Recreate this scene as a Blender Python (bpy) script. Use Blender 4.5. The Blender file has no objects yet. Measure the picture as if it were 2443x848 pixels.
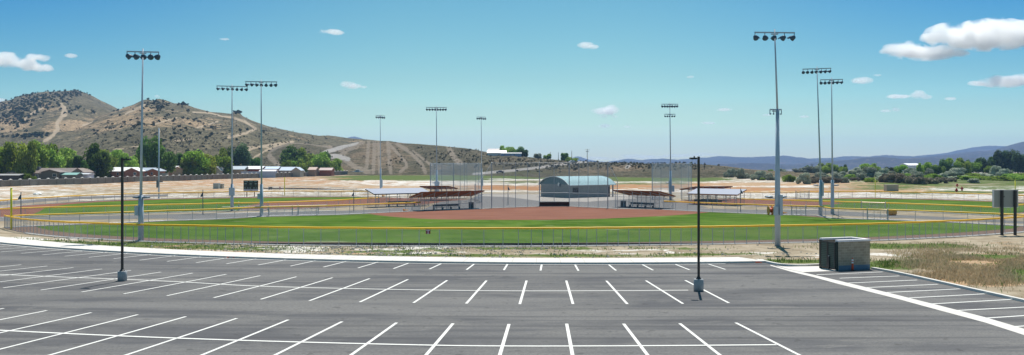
import bpy, bmesh, math, random
import numpy as np
from mathutils import Vector, Matrix, noise
R = math.radians
random.seed(7); rng = np.random.default_rng(7)
SC = bpy.context.scene
COL = SC.collection

# ------------------------------------------------------------------ camera, sky, sun, exposure
F, H, CX, HY = 2150.0, 8.8, 1221.5, 383.0          # focal length and horizon of the 2443 px wide photograph
cd = bpy.data.cameras.new('camera'); cam = bpy.data.objects.new('camera', cd); COL.objects.link(cam)
cam.location = (0, 0, H); cam.rotation_euler = (R(90), 0, 0)
cd.sensor_width = 36; cd.lens = 36 * F / 2443; cd.shift_y = (HY - 424) / 2443
cd.clip_start = .5; cd.clip_end = 60000
SC.camera = cam
SUN_EL, SUN_AZ = 62.0, 10.0; HAZE = 8.5e-5
w = bpy.data.worlds.new('World'); SC.world = w; w.use_nodes = True
nt = w.node_tree; bg = nt.nodes['Background']
sky = nt.nodes.new('ShaderNodeTexSky'); sky.sky_type = 'NISHITA'; sky.sun_disc = False
sky.sun_elevation = R(SUN_EL); sky.sun_rotation = R(SUN_AZ)
sky.altitude = 600; sky.air_density = 1.0; sky.dust_density = 0.3; sky.ozone_density = 2.0
hs = nt.nodes.new('ShaderNodeHueSaturation'); hs.inputs['Saturation'].default_value = 1.25; hs.inputs['Hue'].default_value = .462
nt.links.new(sky.outputs[0], hs.inputs['Color']); 
tcw = nt.nodes.new('ShaderNodeTexCoord'); spw = nt.nodes.new('ShaderNodeSeparateXYZ'); nt.links.new(tcw.outputs['Generated'], spw.inputs[0])
rz = nt.nodes.new('ShaderNodeValToRGB'); el = rz.color_ramp.elements; el[0].position = .0; el[0].color = (.95,1.22,1.06,1); el[1].position = .75; el[1].color = (1.0,.97,.92,1)
for ps, cc in ((.09,(.82,.90,.84,1)),(.176,(.70,.80,.85,1)),(.24,(.68,.79,.85,1))): e_ = el.new(ps); e_.color = cc
nt.links.new(spw.outputs[2], rz.inputs[0])
m1 = nt.nodes.new('ShaderNodeMix'); m1.data_type = 'RGBA'; m1.blend_type = 'MULTIPLY'; m1.inputs[0].default_value = 1; nt.links.new(hs.outputs[0], m1.inputs[6]); nt.links.new(rz.outputs[0], m1.inputs[7])
ab = nt.nodes.new('ShaderNodeMath'); ab.operation = 'ABSOLUTE'; nt.links.new(spw.outputs[0], ab.inputs[0])     # the sky deepens away from the sun's bearing
s1 = nt.nodes.new('ShaderNodeMapRange'); s1.interpolation_type = 'SMOOTHSTEP'; s1.inputs[1].default_value = .08; s1.inputs[2].default_value = .60; nt.links.new(ab.outputs[0], s1.inputs[0])
s2 = nt.nodes.new('ShaderNodeMapRange'); s2.inputs[1].default_value = .0; s2.inputs[2].default_value = .17; nt.links.new(spw.outputs[2], s2.inputs[0])
s3 = nt.nodes.new('ShaderNodeMath'); s3.operation = 'MULTIPLY'; nt.links.new(s1.outputs[0], s3.inputs[0]); nt.links.new(s2.outputs[0], s3.inputs[1])
s4 = nt.nodes.new('ShaderNodeMapRange'); s4.interpolation_type = 'SMOOTHSTEP'; s4.inputs[1].default_value = .22; s4.inputs[2].default_value = .45; s4.inputs[3].default_value = 1; s4.inputs[4].default_value = 0; nt.links.new(spw.outputs[2], s4.inputs[0])
s5 = nt.nodes.new('ShaderNodeMath'); s5.operation = 'MULTIPLY'; nt.links.new(s3.outputs[0], s5.inputs[0]); nt.links.new(s4.outputs[0], s5.inputs[1])
m2 = nt.nodes.new('ShaderNodeMix'); m2.data_type = 'RGBA'; m2.blend_type = 'MULTIPLY'; nt.links.new(s5.outputs[0], m2.inputs[0]); nt.links.new(m1.outputs[2], m2.inputs[6]); m2.inputs[7].default_value = (.22,.62,1.0,1)
nt.links.new(m2.outputs[2], bg.inputs[0]); bg.inputs[1].default_value = 0.075
sl = bpy.data.lights.new('sun', 'SUN'); sun = bpy.data.objects.new('sun', sl); COL.objects.link(sun)
sl.energy = 4.6; sl.angle = R(.53); sl.color = (1, .945, .865)
sd = Vector((math.sin(R(SUN_AZ)) * math.cos(R(SUN_EL)), math.cos(R(SUN_AZ)) * math.cos(R(SUN_EL)), math.sin(R(SUN_EL))))
sun.rotation_euler = sd.to_track_quat('Z', 'Y').to_euler()
vs = SC.view_settings; vs.view_transform = 'Standard'; vs.look = 'None'; vs.exposure = 0.4; vs.gamma = 1; vs.use_curve_mapping = False
SC.cycles.volume_bounces = 24; SC.cycles.transparent_max_bounces = 24; SC.cycles.max_bounces = 24; SC.cycles.diffuse_bounces = 3; SC.cycles.glossy_bounces = 3
SC.cycles.volume_step_rate = 1.0

# ------------------------------------------------------------------ helpers
def yk(X):                                       # the kerb of the car park is an arc round the ball fields
    q = np.clip(103.1**2 - (np.asarray(X, float) - 6.3)**2, 25.0**2, None)
    return 176.8 - np.sqrt(q)
def lotz(X, Y):
    return 0.3 + 0.02 * np.clip(yk(X) - Y, -6, 45)
def G(px, py, z=0.0):                            # bearing and depression angle -> point on the ground
    Y = F * (H - z) / (py - HY)
    return Vector(((px - CX) * Y / F, Y, z))
def LP(px, py, dz=0.0):                          # same, on the sloping car park
    z = .6
    for _ in range(12):
        p = G(px, py, z); z = float(lotz(p.x, p.y))
    return Vector((p.x, p.y, z + dz))
def XatY(px, Y): return (px - CX) * Y / F
def ZatY(py, Y): return H - (py - HY) * Y / F
def tag(o, label=None, cat=None, group=None, kind=None):
    if label: o['label'] = label
    if cat: o['category'] = cat
    if group: o['group'] = group
    if kind: o['kind'] = kind
    return o
def empty(name, loc, rz=0.0):
    o = bpy.data.objects.new(name, None); COL.objects.link(o)
    o.location = loc; o.rotation_euler = (0, 0, rz); o.empty_display_size = .2
    return o
class MB:
    def __init__(s): s.v = []; s.f = []; s.uv = None
    def add(s, vs, fs):
        k = len(s.v); s.v += [tuple(v) for v in vs]; s.f += [tuple(i + k for i in f) for f in fs]; return s
    def box(s, x0, x1, y0, y1, z0, z1):
        return s.add([(x0,y0,z0),(x1,y0,z0),(x1,y1,z0),(x0,y1,z0),(x0,y0,z1),(x1,y0,z1),(x1,y1,z1),(x0,y1,z1)],
                     [(0,3,2,1),(4,5,6,7),(0,1,5,4),(1,2,6,5),(2,3,7,6),(3,0,4,7)])
    def tube(s, a, b, r0, r1=None, n=8, cap=True):
        a, b = Vector(a), Vector(b); r1 = r0 if r1 is None else r1
        d = (b - a).normalized(); u = d.orthogonal().normalized(); w_ = d.cross(u)
        vs_ = [a + (u*math.cos(t)+w_*math.sin(t))*r0 for t in [2*math.pi*i/n for i in range(n)]] + \
              [b + (u*math.cos(t)+w_*math.sin(t))*r1 for t in [2*math.pi*i/n for i in range(n)]]
        fs = [(i, (i+1) % n, n+(i+1) % n, n+i) for i in range(n)]
        if cap: fs += [tuple(range(n-1, -1, -1)), tuple(range(n, 2*n))]
        return s.add(vs_, fs)
    def bar(s, a, b, w_, h, up=(0,0,1)):             # rectangular bar from a to b
        a, b = Vector(a), Vector(b); d = (b-a).normalized(); sx = d.cross(Vector(up)).normalized(); uz = sx.cross(d)
        c = []
        for p in (a, b):
            for (i, j) in ((-1,-1),(1,-1),(1,1),(-1,1)): c.append(p + sx*(i*w_/2) + uz*(j*h/2))
        return s.add(c, [(3,2,1,0),(4,5,6,7),(0,1,5,4),(1,2,6,5),(2,3,7,6),(3,0,4,7)])
    def lathe(s, prof, n=16, c=(0,0,0)):
        vs_ = []; fs = []
        for (r, z) in prof:
            for i in range(n):
                t = 2*math.pi*i/n; vs_.append((c[0]+r*math.cos(t), c[1]+r*math.sin(t), c[2]+z))
        for k in range(len(prof)-1):
            for i in range(n): fs.append((k*n+i, k*n+(i+1) % n, (k+1)*n+(i+1) % n, (k+1)*n+i))
        fs.append(tuple(range(n-1,-1,-1))); fs.append(tuple((len(prof)-1)*n+i for i in range(n)))
        return s.add(vs_, fs)
    def strip(s, left, right):
        n = len(left); return s.add(list(left)+list(right), [(i, i+1, n+i+1, n+i) for i in range(n-1)])
    def poly(s, pts): return s.add(pts, [tuple(range(len(pts)))])
    def build(s, name, mat, parent=None, smooth=False):
        me = bpy.data.meshes.new(name); me.from_pydata(s.v, [], s.f); me.update()
        if mat: me.materials.append(mat)
        if smooth: me.polygons.foreach_set('use_smooth', [True]*len(me.polygons))
        o = bpy.data.objects.new(name, me); COL.objects.link(o)
        if parent: o.parent = parent
        return o
def copy_tree(o, parent=None):
    c = o.copy(); COL.objects.link(c)
    if parent: c.parent = parent
    for ch in list(o.children): copy_tree(ch, c)
    return c
def lerp(a, b, t): return a + (b-a)*t
def interp(pts, x):
    xs = [p[0] for p in pts]; ys = [p[1] for p in pts]
    return np.interp(x, xs, ys)
def smooth_line(pts, step):                        # resample a world polyline
    P = [Vector(p) for p in pts]; out = [P[0]]
    for a, b in zip(P, P[1:]):
        n = max(1, round((b-a).length/step))
        for i in range(1, n+1): out.append(a.lerp(b, i/n))
    return out
def catmull(pts, k=6):
    P = [Vector(p) for p in pts]; P = [2*P[0]-P[1]] + P + [2*P[-1]-P[-2]]; out = []
    for i in range(1, len(P)-2):
        for j in range(k):
            t = j/k; a, b, c, d = P[i-1], P[i], P[i+1], P[i+2]
            out.append(.5*((2*b)+(c-a)*t+(2*a-5*b+4*c-d)*t*t+(3*b-a-3*c+d)*t**3))
    out.append(P[-2]); return out
def offset_line(L, d):                             # sideways offset of a polyline in plan (positive = left of travel)
    out = []
    for i, p in enumerate(L):
        a = L[max(0, i-1)]; b = L[min(len(L)-1, i+1)]; t = (b-a); n = Vector((-t.y, t.x, 0)).normalized()
        out.append(p + n*d)
    return out

# ------------------------------------------------------------------ materials
def newmat(name):
    m = bpy.data.materials.new(name); m.use_nodes = True
    n = m.node_tree.nodes; return m, n, m.node_tree.links, n['Principled BSDF']
def plain(name, col, rough=.7, metal=0.0, spec=.3, var=.12, scale=3.0, bump=0.0):
    m, n, l, b = newmat(name)
    b.inputs['Roughness'].default_value = rough; b.inputs['Metallic'].default_value = metal
    b.inputs['Specular IOR Level'].default_value = spec
    tc = n.new('ShaderNodeTexCoord'); nz = n.new('ShaderNodeTexNoise'); nz.inputs['Scale'].default_value = scale; nz.inputs['Detail'].default_value = 5
    l.new(tc.outputs['Object'], nz.inputs['Vector'])
    mx = n.new('ShaderNodeMix'); mx.data_type = 'RGBA'
    mx.inputs[6].default_value = (*[c*(1-var) for c in col], 1); mx.inputs[7].default_value = (*[min(1, c*(1+var)) for c in col], 1)
    l.new(nz.outputs['Fac'], mx.inputs[0]); l.new(mx.outputs[2], b.inputs['Base Color'])
    if bump:
        bp = n.new('ShaderNodeBump'); bp.inputs['Strength'].default_value = bump; bp.inputs['Distance'].default_value = .05
        l.new(nz.outputs['Fac'], bp.inputs['Height']); l.new(bp.outputs[0], b.inputs['Normal'])
    return m
class NB:                                           # tiny node-graph writer
    def __init__(s, name): s.m, s.n, s.l, s.b = newmat(name); s.b.inputs['Specular IOR Level'].default_value = .02; s.b.inputs['Roughness'].default_value = .9
    def node(s, t, **k):
        x = s.n.new(t)
        for a, v in k.items(): setattr(x, a, v)
        return x
    def put(s, inp, v):
        if isinstance(v, (int, float)): inp.default_value = v
        elif isinstance(v, tuple): inp.default_value = (*v, 1) if len(v) == 3 and inp.type == 'RGBA' else v
        else: s.l.new(v, inp)
    def pos(s, sx=1, sy=1, sz=1, rot=0):
        g = s.node('ShaderNodeNewGeometry'); mp = s.node('ShaderNodeMapping'); mp.inputs['Scale'].default_value = (sx, sy, sz); mp.inputs['Rotation'].default_value = (0, 0, rot)
        s.l.new(g.outputs['Position'], mp.inputs[0]); return mp.outputs[0]
    def obj(s, sx=1, sy=1, sz=1):
        g = s.node('ShaderNodeTexCoord'); mp = s.node('ShaderNodeMapping'); mp.inputs['Scale'].default_value = (sx, sy, sz)
        s.l.new(g.outputs['Object'], mp.inputs[0]); return mp.outputs[0]
    def noise(s, vec, scale, detail=6, rough=.6, dist=0):
        x = s.node('ShaderNodeTexNoise'); s.l.new(vec, x.inputs['Vector'])
        x.inputs['Scale'].default_value = scale; x.inputs['Detail'].default_value = detail; x.inputs['Roughness'].default_value = rough; x.inputs['Distortion'].default_value = dist
        return x.outputs['Fac']
    def ramp(s, fac, lo, hi, a=0.0, b=1.0):
        x = s.node('ShaderNodeMapRange'); x.interpolation_type = 'SMOOTHSTEP'
        for i, v in enumerate((fac, lo, hi, a, b)): s.put(x.inputs[i], v)
        return x.outputs[0]
    def math(s, op, a, b=0.0):
        x = s.node('ShaderNodeMath', operation=op); s.put(x.inputs[0], a); s.put(x.inputs[1], b); return x.outputs[0]
    def mix(s, fac, a, b):
        x = s.node('ShaderNodeMix', data_type='RGBA'); s.put(x.inputs[0], fac); s.put(x.inputs[6], a); s.put(x.inputs[7], b); return x.outputs[2]
    def attr(s, name):
        x = s.node('ShaderNodeAttribute'); x.attribute_name = name; return x.outputs['Fac']
    def bump(s, h, strength=.4, dist=.1):
        x = s.node('ShaderNodeBump'); x.inputs['Strength'].default_value = strength; x.inputs['Distance'].default_value = dist
        s.l.new(h, x.inputs['Height']); s.l.new(x.outputs[0], s.b.inputs['Normal'])
    def out(s, col): s.put(s.b.inputs['Base Color'], col); return s.m

def mat_asphalt():
    q = NB('asphalt'); p = q.pos()
    a = q.noise(q.pos(.05, .35, 1), 1.0, 6, .55, .6); b_ = q.noise(p, .12, 5, .6, 1.0); c = q.noise(p, 9, 3, .7)
    sw = q.noise(q.pos(.16, .5, 1, .9), 1.0, 6, .6, 2.2)
    col = q.mix(q.ramp(a, .38, .62), (.106,.107,.115), (.190,.187,.185))
    col = q.mix(q.ramp(b_, .45, .62, 0, .55), col, (.185,.182,.178))
    col = q.mix(q.ramp(sw, .56, .66, 0, .5), col, (.215,.21,.20))
    col = q.mix(q.ramp(c, .35, .7, 0, .5), col, (.085,.085,.088))
    col = q.mix(q.ramp(q.noise(p, 1.3, 3, .6), .62, .70, 0, .5), col, (.07,.07,.07))
    # faint paving seams that run with the aisles
    sm = q.noise(q.pos(.012, .9, 1), 1.0, 2, .4, .2)
    col = q.mix(q.ramp(sm, .58, .63, 0, .5), col, (.082,.082,.088))
    q.bump(c, .3, .02); q.b.inputs['Roughness'].default_value = .85
    return q.out(col)
def mat_ground():
    q = NB('ground'); p = q.pos()
    g, b, a, d, rr = (q.attr(k) for k in ('green', 'brown', 'white', 'dark', 'reddish'))
    def spread(x): return q.ramp(x, .33, .67)
    n1 = q.noise(p, .05, 8, .66, .5); n2 = q.noise(p, .35, 7, .68, .3); n3 = q.noise(p, 2.2, 5, .7)
    n4 = q.noise(q.pos(.055, .085, 1), 1, 9, .70, .9); n5 = q.noise(q.pos(.16, .22, 1), 1, 8, .72, .8); n6 = q.noise(q.pos(.09, .12, 1, .4), 1, 8, .7, .5)
    col = q.mix(q.ramp(n2, .38, .62), (.25,.205,.145), (.38,.325,.245))
    def th(m, n, soft=.10):                        # m is the share of the ground that is covered
        inv = q.math('SUBTRACT', 1.0, m)
        return q.ramp(q.math('SUBTRACT', spread(n), inv), -soft, soft)
    col = q.mix(th(b, n4), col, q.mix(n3, q.mix(q.ramp(n5, .38, .62), (.29,.165,.085), (.40,.28,.18)), (.44,.32,.21)))
    col = q.mix(th(rr, n6), col, (.36,.19,.095))
    col = q.mix(th(a, n5, .08), col, (.60,.57,.53))
    col = q.mix(th(g, q.math('ADD', q.math('MULTIPLY', n1, .6), q.math('MULTIPLY', n2, .4)), .12), col, q.mix(n2, (.045,.085,.02), (.15,.18,.06)))
    col = q.mix(th(d, n1), col, (.10,.085,.06))
    col = q.mix(q.ramp(n3, .55, .8, 0, .35), col, (.18,.15,.10))
    q.bump(n3, .5, .12)
    return q.out(col)
def mat_turf():
    q = NB('turf'); p = q.pos(); n1 = q.noise(p, .10, 6, .6, .8); n2 = q.noise(q.pos(.3, .9, 1), .5, 6, .65); n3 = q.noise(p, 5, 4, .7)
    col = q.mix(q.ramp(n1, .38, .62), (.048,.105,.010), (.092,.165,.022))
    col = q.mix(q.ramp(n2, .47, .66, 0, .65), col, (.14,.19,.045)); col = q.mix(q.ramp(q.noise(q.pos(1, 1, 1, .7), .035, 5, .6), .5, .68, 0, .5), col, (.13,.165,.04))
    col = q.mix(q.ramp(n3, .3, .7, 0, .35), col, (.04,.085,.006))
    # thin pale streaks of bare subsoil
    n4 = q.noise(q.pos(.12, .8, 1), 1.0, 7, .7, .5)
    col = q.mix(q.ramp(n4, .635, .68, 0, .7), col, (.42,.40,.31))
    q.bump(n3, .3, .04); return q.out(col)
def mat_clay():
    q = NB('infield_clay'); p = q.pos(); n1 = q.noise(q.pos(.12,.6,1), 1, 8, .7); n2 = q.noise(p, 4, 4, .7)
    col = q.mix(q.ramp(n1, .35, .65), (.175,.078,.055), (.24,.115,.082)); col = q.mix(q.ramp(n2, .5, .8, 0, .3), col, (.28,.16,.12))
    return q.out(col)
def mat_concrete(name='concrete', lo=(.54,.52,.49), hi=(.70,.68,.65)):
    q = NB(name); n1 = q.noise(q.pos(), .6, 6, .6); n2 = q.noise(q.pos(), 12, 3, .6)
    col = q.mix(n1, lo, hi); col = q.mix(q.ramp(n2, .5, .8, 0, .25), col, tuple(c*.75 for c in lo)); return q.out(col)
def mat_paint():
    q = NB('line_paint'); n = q.noise(q.pos(), 6, 6, .7); n2 = q.noise(q.pos(), 40, 3, .7)
    col = q.mix(q.ramp(n, .45, .75, 0, .5), (.72,.72,.70), (.50,.50,.48)); col = q.mix(q.ramp(n2, .58, .68, 0, .6), col, (.25,.25,.25)); return q.out(col)
def mat_hill(name, sage=(.12,.108,.066), sage2=(.225,.195,.125), soil=(.42,.305,.19), amount=.0, sc=1.0, trailc=(.45,.36,.26)):
    q = NB(name); p = q.pos()
    n1 = q.noise(p, .012*sc, 8, .65, .6); n2 = q.noise(p, .05*sc, 10, .74, .4); n3 = q.noise(p, .22*sc, 5, .75); n4 = q.noise(q.pos(1, .5, 1), .45*sc, 4, .7)
    col = q.mix(q.ramp(n2, .40, .60), sage, sage2)
    s = q.math('ADD', q.math('MULTIPLY', n1, .45), q.math('MULTIPLY', n2, .55))
    bare = q.attr('bare')
    col = q.mix(q.ramp(q.math('ADD', s, q.math('MULTIPLY', bare, .20)), .56-amount, .66-amount), col, q.mix(n3, tuple(c*.85 for c in soil), tuple(c*1.3 for c in soil)))
    col = q.mix(q.ramp(n3, .50, .60, 0, .8), col, (.055,.055,.035))
    col = q.mix(q.ramp(n4, .54, .62, 0, .7), col, (.045,.048,.030))
    col = q.mix(q.ramp(n4, .34, .42, .6, 0), col, (.24,.195,.14))
    col = q.mix(q.attr('lawn'), col, q.mix(n2, (.09,.12,.04), (.17,.17,.07)))
    def worn(a): return q.math('ADD', q.attr(a), q.math('MULTIPLY', q.math('SUBTRACT', n2, .5), 1.3))
    tm = q.math('MULTIPLY', q.ramp(worn('trail'), .45, .85), .85)
    col = q.mix(tm, col, q.mix(n3, tuple(c*.8 for c in trailc), tuple(c*1.25 for c in trailc)))
    col = q.mix(q.ramp(worn('road'), .35, .7), col, (.46,.43,.40))
    q.bump(n2, 1.0, 6.0); return q.out(col)
def mat_leaf(name, a, b, trans=.62):
    q = NB(name); oi = q.node('ShaderNodeObjectInfo'); n1 = q.noise(q.pos(), .5, 4, .6)
    rnd = q.noise(q.pos(), 3.0, 2, .6)
    col = q.mix(q.ramp(rnd, .3, .7), a, b); col = q.mix(q.math('MULTIPLY', n1, .5), col, tuple(c*.6 for c in a))
    hs = q.node('ShaderNodeHueSaturation'); q.l.new(col, hs.inputs['Color'])
    q.l.new(q.ramp(oi.outputs['Random'], 0, 1, .75, 1.25), hs.inputs['Value']); q.l.new(q.ramp(oi.outputs['Random'], 0, 1, .485, .515), hs.inputs['Hue'])
    q.l.new(hs.outputs[0], q.b.inputs['Base Color'])
    tr = q.node('ShaderNodeBsdfTranslucent'); q.l.new(hs.outputs[0], tr.inputs[0])
    mx = q.node('ShaderNodeMixShader'); mx.inputs[0].default_value = trans
    q.l.new(q.b.outputs[0], mx.inputs[1]); q.l.new(tr.outputs[0], mx.inputs[2]); q.l.new(mx.outputs[0], q.n['Material Output'].inputs[0])
    return q.m
def mat_mesh(name, cell, wire, col=(.42,.45,.48)):      # woven wire: diamond pattern from the panel's own UV (metres)
    q = NB(name); uv = q.node('ShaderNodeUVMap'); sp = q.node('ShaderNodeSeparateXYZ'); q.l.new(uv.outputs[0], sp.inputs[0])
    def line(op):
        s = q.math(op, sp.outputs[0], sp.outputs[1]); f_ = q.math('FRACT', q.math('DIVIDE', s, cell)); return q.math('LESS_THAN', f_, wire/cell)
    f_ = q.math('MAXIMUM', line('ADD'), line('SUBTRACT'))
    tr = q.node('ShaderNodeBsdfTransparent'); mx = q.node('ShaderNodeMixShader'); q.put(q.b.inputs['Base Color'], col); q.b.inputs['Metallic'].default_value = .3; q.b.inputs['Roughness'].default_value = .6
    q.l.new(f_, mx.inputs[0]); q.l.new(tr.outputs[0], mx.inputs[1]); q.l.new(q.b.outputs[0], mx.inputs[2]); q.l.new(mx.outputs[0], q.n['Material Output'].inputs[0])
    return q.m
def mat_block(name, c0, c1, bw=.4, bh=.2):
    q = NB(name); tc = q.node('ShaderNodeUVMap'); br = q.node('ShaderNodeTexBrick'); q.l.new(tc.outputs[0], br.inputs[0])
    br.inputs['Color1'].default_value = (*c0,1); br.inputs['Color2'].default_value = (*c1,1); br.inputs['Mortar'].default_value = (*[c*1.25 for c in c1],1)
    br.inputs['Scale'].default_value = 1; br.inputs['Mortar Size'].default_value = .012; br.inputs['Brick Width'].default_value = bw; br.inputs['Row Height'].default_value = bh
    n = q.noise(q.pos(), 2.5, 5, .6); return q.out(q.mix(q.ramp(n, .4, .8, 0, .35), br.outputs[0], tuple(c*.7 for c in c0)))
def mat_ribbed(name, col, dark, period=.4, rough=.4, axis=0):
    q = NB(name); tc = q.node('ShaderNodeUVMap'); sp = q.node('ShaderNodeSeparateXYZ'); q.l.new(tc.outputs[0], sp.inputs[0])
    f_ = q.math('FRACT', q.math('DIVIDE', sp.outputs[axis], period)); k = q.math('LESS_THAN', f_, .22)
    q.b.inputs['Roughness'].default_value = rough
    n = q.noise(q.pos(), .8, 4, .6)
    q.bump(k, .6, .03); return q.out(q.mix(q.math('MULTIPLY', n, .3), q.mix(k, col, dark), tuple(c*.85 for c in col)))

M = dict(
 asphalt=mat_asphalt(), ground=mat_ground(), turf=mat_turf(), clay=mat_clay(), concrete=mat_concrete(), paint=mat_paint(),
 plaza=mat_concrete('plaza_asphalt', (.145,.143,.145), (.20,.195,.195)), slab=mat_concrete('pale_slab', (.30,.28,.26), (.38,.355,.33)),
 track=mat_concrete('warning_track', (.14,.095,.075), (.19,.13,.10)), kerb=mat_concrete('kerb', (.55,.54,.51), (.70,.69,.66)),
 steel=plain('galvanised_steel', (.40,.48,.58), .5, .0, .5, .1, 1.5), post=plain('fence_post', (.40,.43,.48), .5, .4, .5),
 rail=plain('silver_rail', (.55,.57,.60), .4, .5, .5), yellow=plain('yellow_cap', (.95,.52,.02), .5, 0, .4, .1, .8), dkbox=plain('control_box', (.13,.18,.22), .6),
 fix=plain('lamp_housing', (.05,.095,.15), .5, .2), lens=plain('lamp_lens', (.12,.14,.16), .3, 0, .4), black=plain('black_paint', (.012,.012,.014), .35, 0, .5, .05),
 base=plain('footing_concrete', (.33,.35,.37), .85, 0, .2, .15, 4, .2), lime=plain('foul_pole_yellow', (.62,.60,.03), .5), mesh=mat_mesh('chain_link', .075, .007), netlight=mat_mesh('light_net', .06, .0045, (.5,.55,.6)), net=mat_mesh('backstop_net', .06, .0115, (.82,.86,.90)),
 rust=plain('rust_underside', (.36,.11,.032), .7, 0, .2, .2, .6), rooftop=plain('metal_roof', (.27,.30,.38), .6, .0, .3, .05, .5), bench=plain('bench', (.06,.09,.11), .5), brown=plain('kick_board', (.06,.022,.015), .8),
 teal=mat_ribbed('teal_roof', (.40,.56,.60), (.24,.38,.42), .45), bwall=mat_block('split_block', (.25,.265,.265), (.29,.305,.305)), gable=plain('teal_panel', (.10,.19,.22), .6), dark=plain('dark_opening', (.04,.045,.05), .6),
 whitep=plain('white_panel', (.72,.72,.70), .5), enc=mat_block('enclosure_block', (.34,.275,.21), (.43,.36,.28), .4, .2), gate=mat_ribbed('gate_sheet', (.085,.11,.095), (.03,.04,.035), .14, .6, 1), cap=plain('cap', (.80,.76,.79), .6), stainb=plain('blue_primer', (.16,.22,.30), .8, 0, .2, .3, 2),
 orange=plain('orange_plastic', (.62,.09,.03), .5), amber=plain('orange_barrel', (.75,.32,.03), .5), red=plain('red_paint', (.42,.03,.03), .5), reflect=plain('white_band', (.85,.86,.88), .3),
 wallb=mat_block('wall_block', (.215,.20,.175), (.26,.245,.215), .6, .3), bluemt=None, glass=plain('window_glass', (.05,.08,.11), .1, 0, .6), bark=plain('bark', (.11,.085,.06), .9), carw=plain('white_car_paint', (.75,.76,.78), .25, 0, .5), tyre=plain('tyre', (.02,.02,.02), .8), carb=plain('dark_blue_car_paint', (.03,.05,.10), .25, 0, .5),
 box=plain('beige_cabinet', (.42,.37,.30), .6), greybox=plain('pale_green_cabinet', (.38,.43,.42), .6), wood=plain('pole_wood', (.12,.10,.09), .9), pipe=plain('black_pipe', (.02,.018,.02), .5))

def sheet(name, pts, z, mat, kind='structure', parent=None):     # flat filled polygon (plan points), triangulated
    bm = bmesh.new(); vs_ = [bm.verts.new((p[0], p[1], z)) for p in pts]; bm.faces.new(vs_)
    bmesh.ops.triangulate(bm, faces=bm.faces[:]); bmesh.ops.recalc_face_normals(bm, faces=bm.faces[:])
    me = bpy.data.meshes.new(name); bm.to_mesh(me); bm.free(); me.materials.append(mat)
    o = bpy.data.objects.new(name, me); COL.objects.link(o)
    if kind: o['kind'] = kind
    if parent: o.parent = parent
    return o
def uvs(o, fn):                                    # planar UVs in metres from a function of the vertex position
    me = o.data; uv = me.uv_layers.new(name='UVMap')
    for lp in me.loops: uv.data[lp.index].uv = fn(me.vertices[lp.vertex_index].co, None)
    return o
def uv_auto(o, s=1.0):                             # box-project per face, in metres
    me = o.data; uv = me.uv_layers.new(name='UVMap')
    for p in me.polygons:
        n = p.normal
        if abs(n.z) > .75: ax = (Vector((1,0,0)), Vector((0,1,0)))
        else:
            t = Vector((-n.y, n.x, 0)).normalized(); ax = (t, Vector((0,0,1)) if abs(n.z) < .3 else n.cross(t))
        for li in p.loop_indices:
            c = me.vertices[me.loops[li].vertex_index].co; uv.data[li].uv = (c.dot(ax[0])*s, c.dot(ax[1])*s)
    return o

# ------------------------------------------------------------------ ground, car park, fields
def vnoise(x, y, s, seed=0.0):
    return np.array([noise.noise((a*s+seed, b*s-seed, seed)) for a, b in zip(x, y)])
def farz(X, Y):                                    # the valley floor drops away beyond the fields
    return -32.0*np.clip((Y-520)/2600.0, 0, 1)
KR_PX = [(1810,622.5),(1822,626.5),(1850,632.5),(1880,635.5),(1915,636),(1957,634.5)]
KR2_PX = [(2078,642.5),(2125,651),(2174.5,661.5),(2245,677.5),(2315,693.5),(2443,722)]
KR = catmull([LP(*p) for p in KR_PX], 5); KR2 = [LP(*p) for p in KR2_PX]
d_ = (KR2[-1]-KR2[-3]).normalized(); KR2.append(KR2[-1] + d_*55)
XE = KR[0].x
arcX = np.linspace(-98, XE, 120)
ARC = [Vector((x, float(yk(x)), 0)) for x in arcX]
lot_edge = [(p.x, p.y) for p in ARC] + [(p.x, p.y) for p in KR] + [(p.x+.3, p.y+.9) for p in KR2[:1]] + [(p.x, p.y) for p in KR2]
lot_poly = [(-98, -30)] + lot_edge + [(lot_edge[-1][0], -30)]
def seg_dist(px, py, L):                           # distance from many points to a plan polyline
    best = np.full(px.shape, 1e9)
    for a, b in zip(L, L[1:]):
        ax, ay = a[0], a[1]; dx, dy = b[0]-ax, b[1]-ay; q = dx*dx+dy*dy+1e-9
        t = np.clip(((px-ax)*dx+(py-ay)*dy)/q, 0, 1); best = np.minimum(best, np.hypot(px-ax-t*dx, py-ay-t*dy))
    return best
def inside(px, py, P):
    c = np.zeros(px.shape, bool); n = len(P)
    for i in range(n):
        x1, y1 = P[i]; x2, y2 = P[(i+1) % n]
        if y1 == y2: continue
        k = ((y1 > py) != (y2 > py)) & (px < (x2-x1)*(py-y1)/(y2-y1)+x1); c ^= k
    return c
def sd_lot(X, Y):                                  # signed distance to the edge of the car park, positive outside
    d = seg_dist(X, Y, lot_edge); return np.where(inside(X, Y, lot_poly), -d, d)
def ground_z(X, Y):
    X = np.asarray(X, float); Y = np.asarray(Y, float); sd = sd_lot(X, Y)
    base = np.where(Y < 135, lotz(X, Y), 0)
    side = X > XE+1.5
    out = np.where(side, base + .13*np.clip(sd/.9, 0, 1) - .1, lerp(.34, 0, np.clip((sd-3.4)/5, 0, 1)))
    out = np.where(side & (Y > 71), lerp(out, 0, np.clip((Y-71)/15, 0, 1)), out)
    z = np.where(sd < .15, base-.22, np.where((sd < 3.45) & ~side, .1, out))
    z = np.where(Y > 135, 0, z)
    return z + farz(X, Y)
def blob_channels(px, py):
    ch = {k: np.zeros(px.shape) for k in ('green','brown','white','dark','reddish')}
    for (x, y, sx, sy, c, wgt) in BLOBS:
        ch[c] = np.maximum(ch[c], wgt*np.exp(-.5*(np.clip(np.abs(px-x)-sx*.6, 0, None)/(sx*.4))**2 - .5*(np.clip(np.abs(py-y)-sy*.6, 0, None)/(sy*.5))**2))
    return ch
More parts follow.
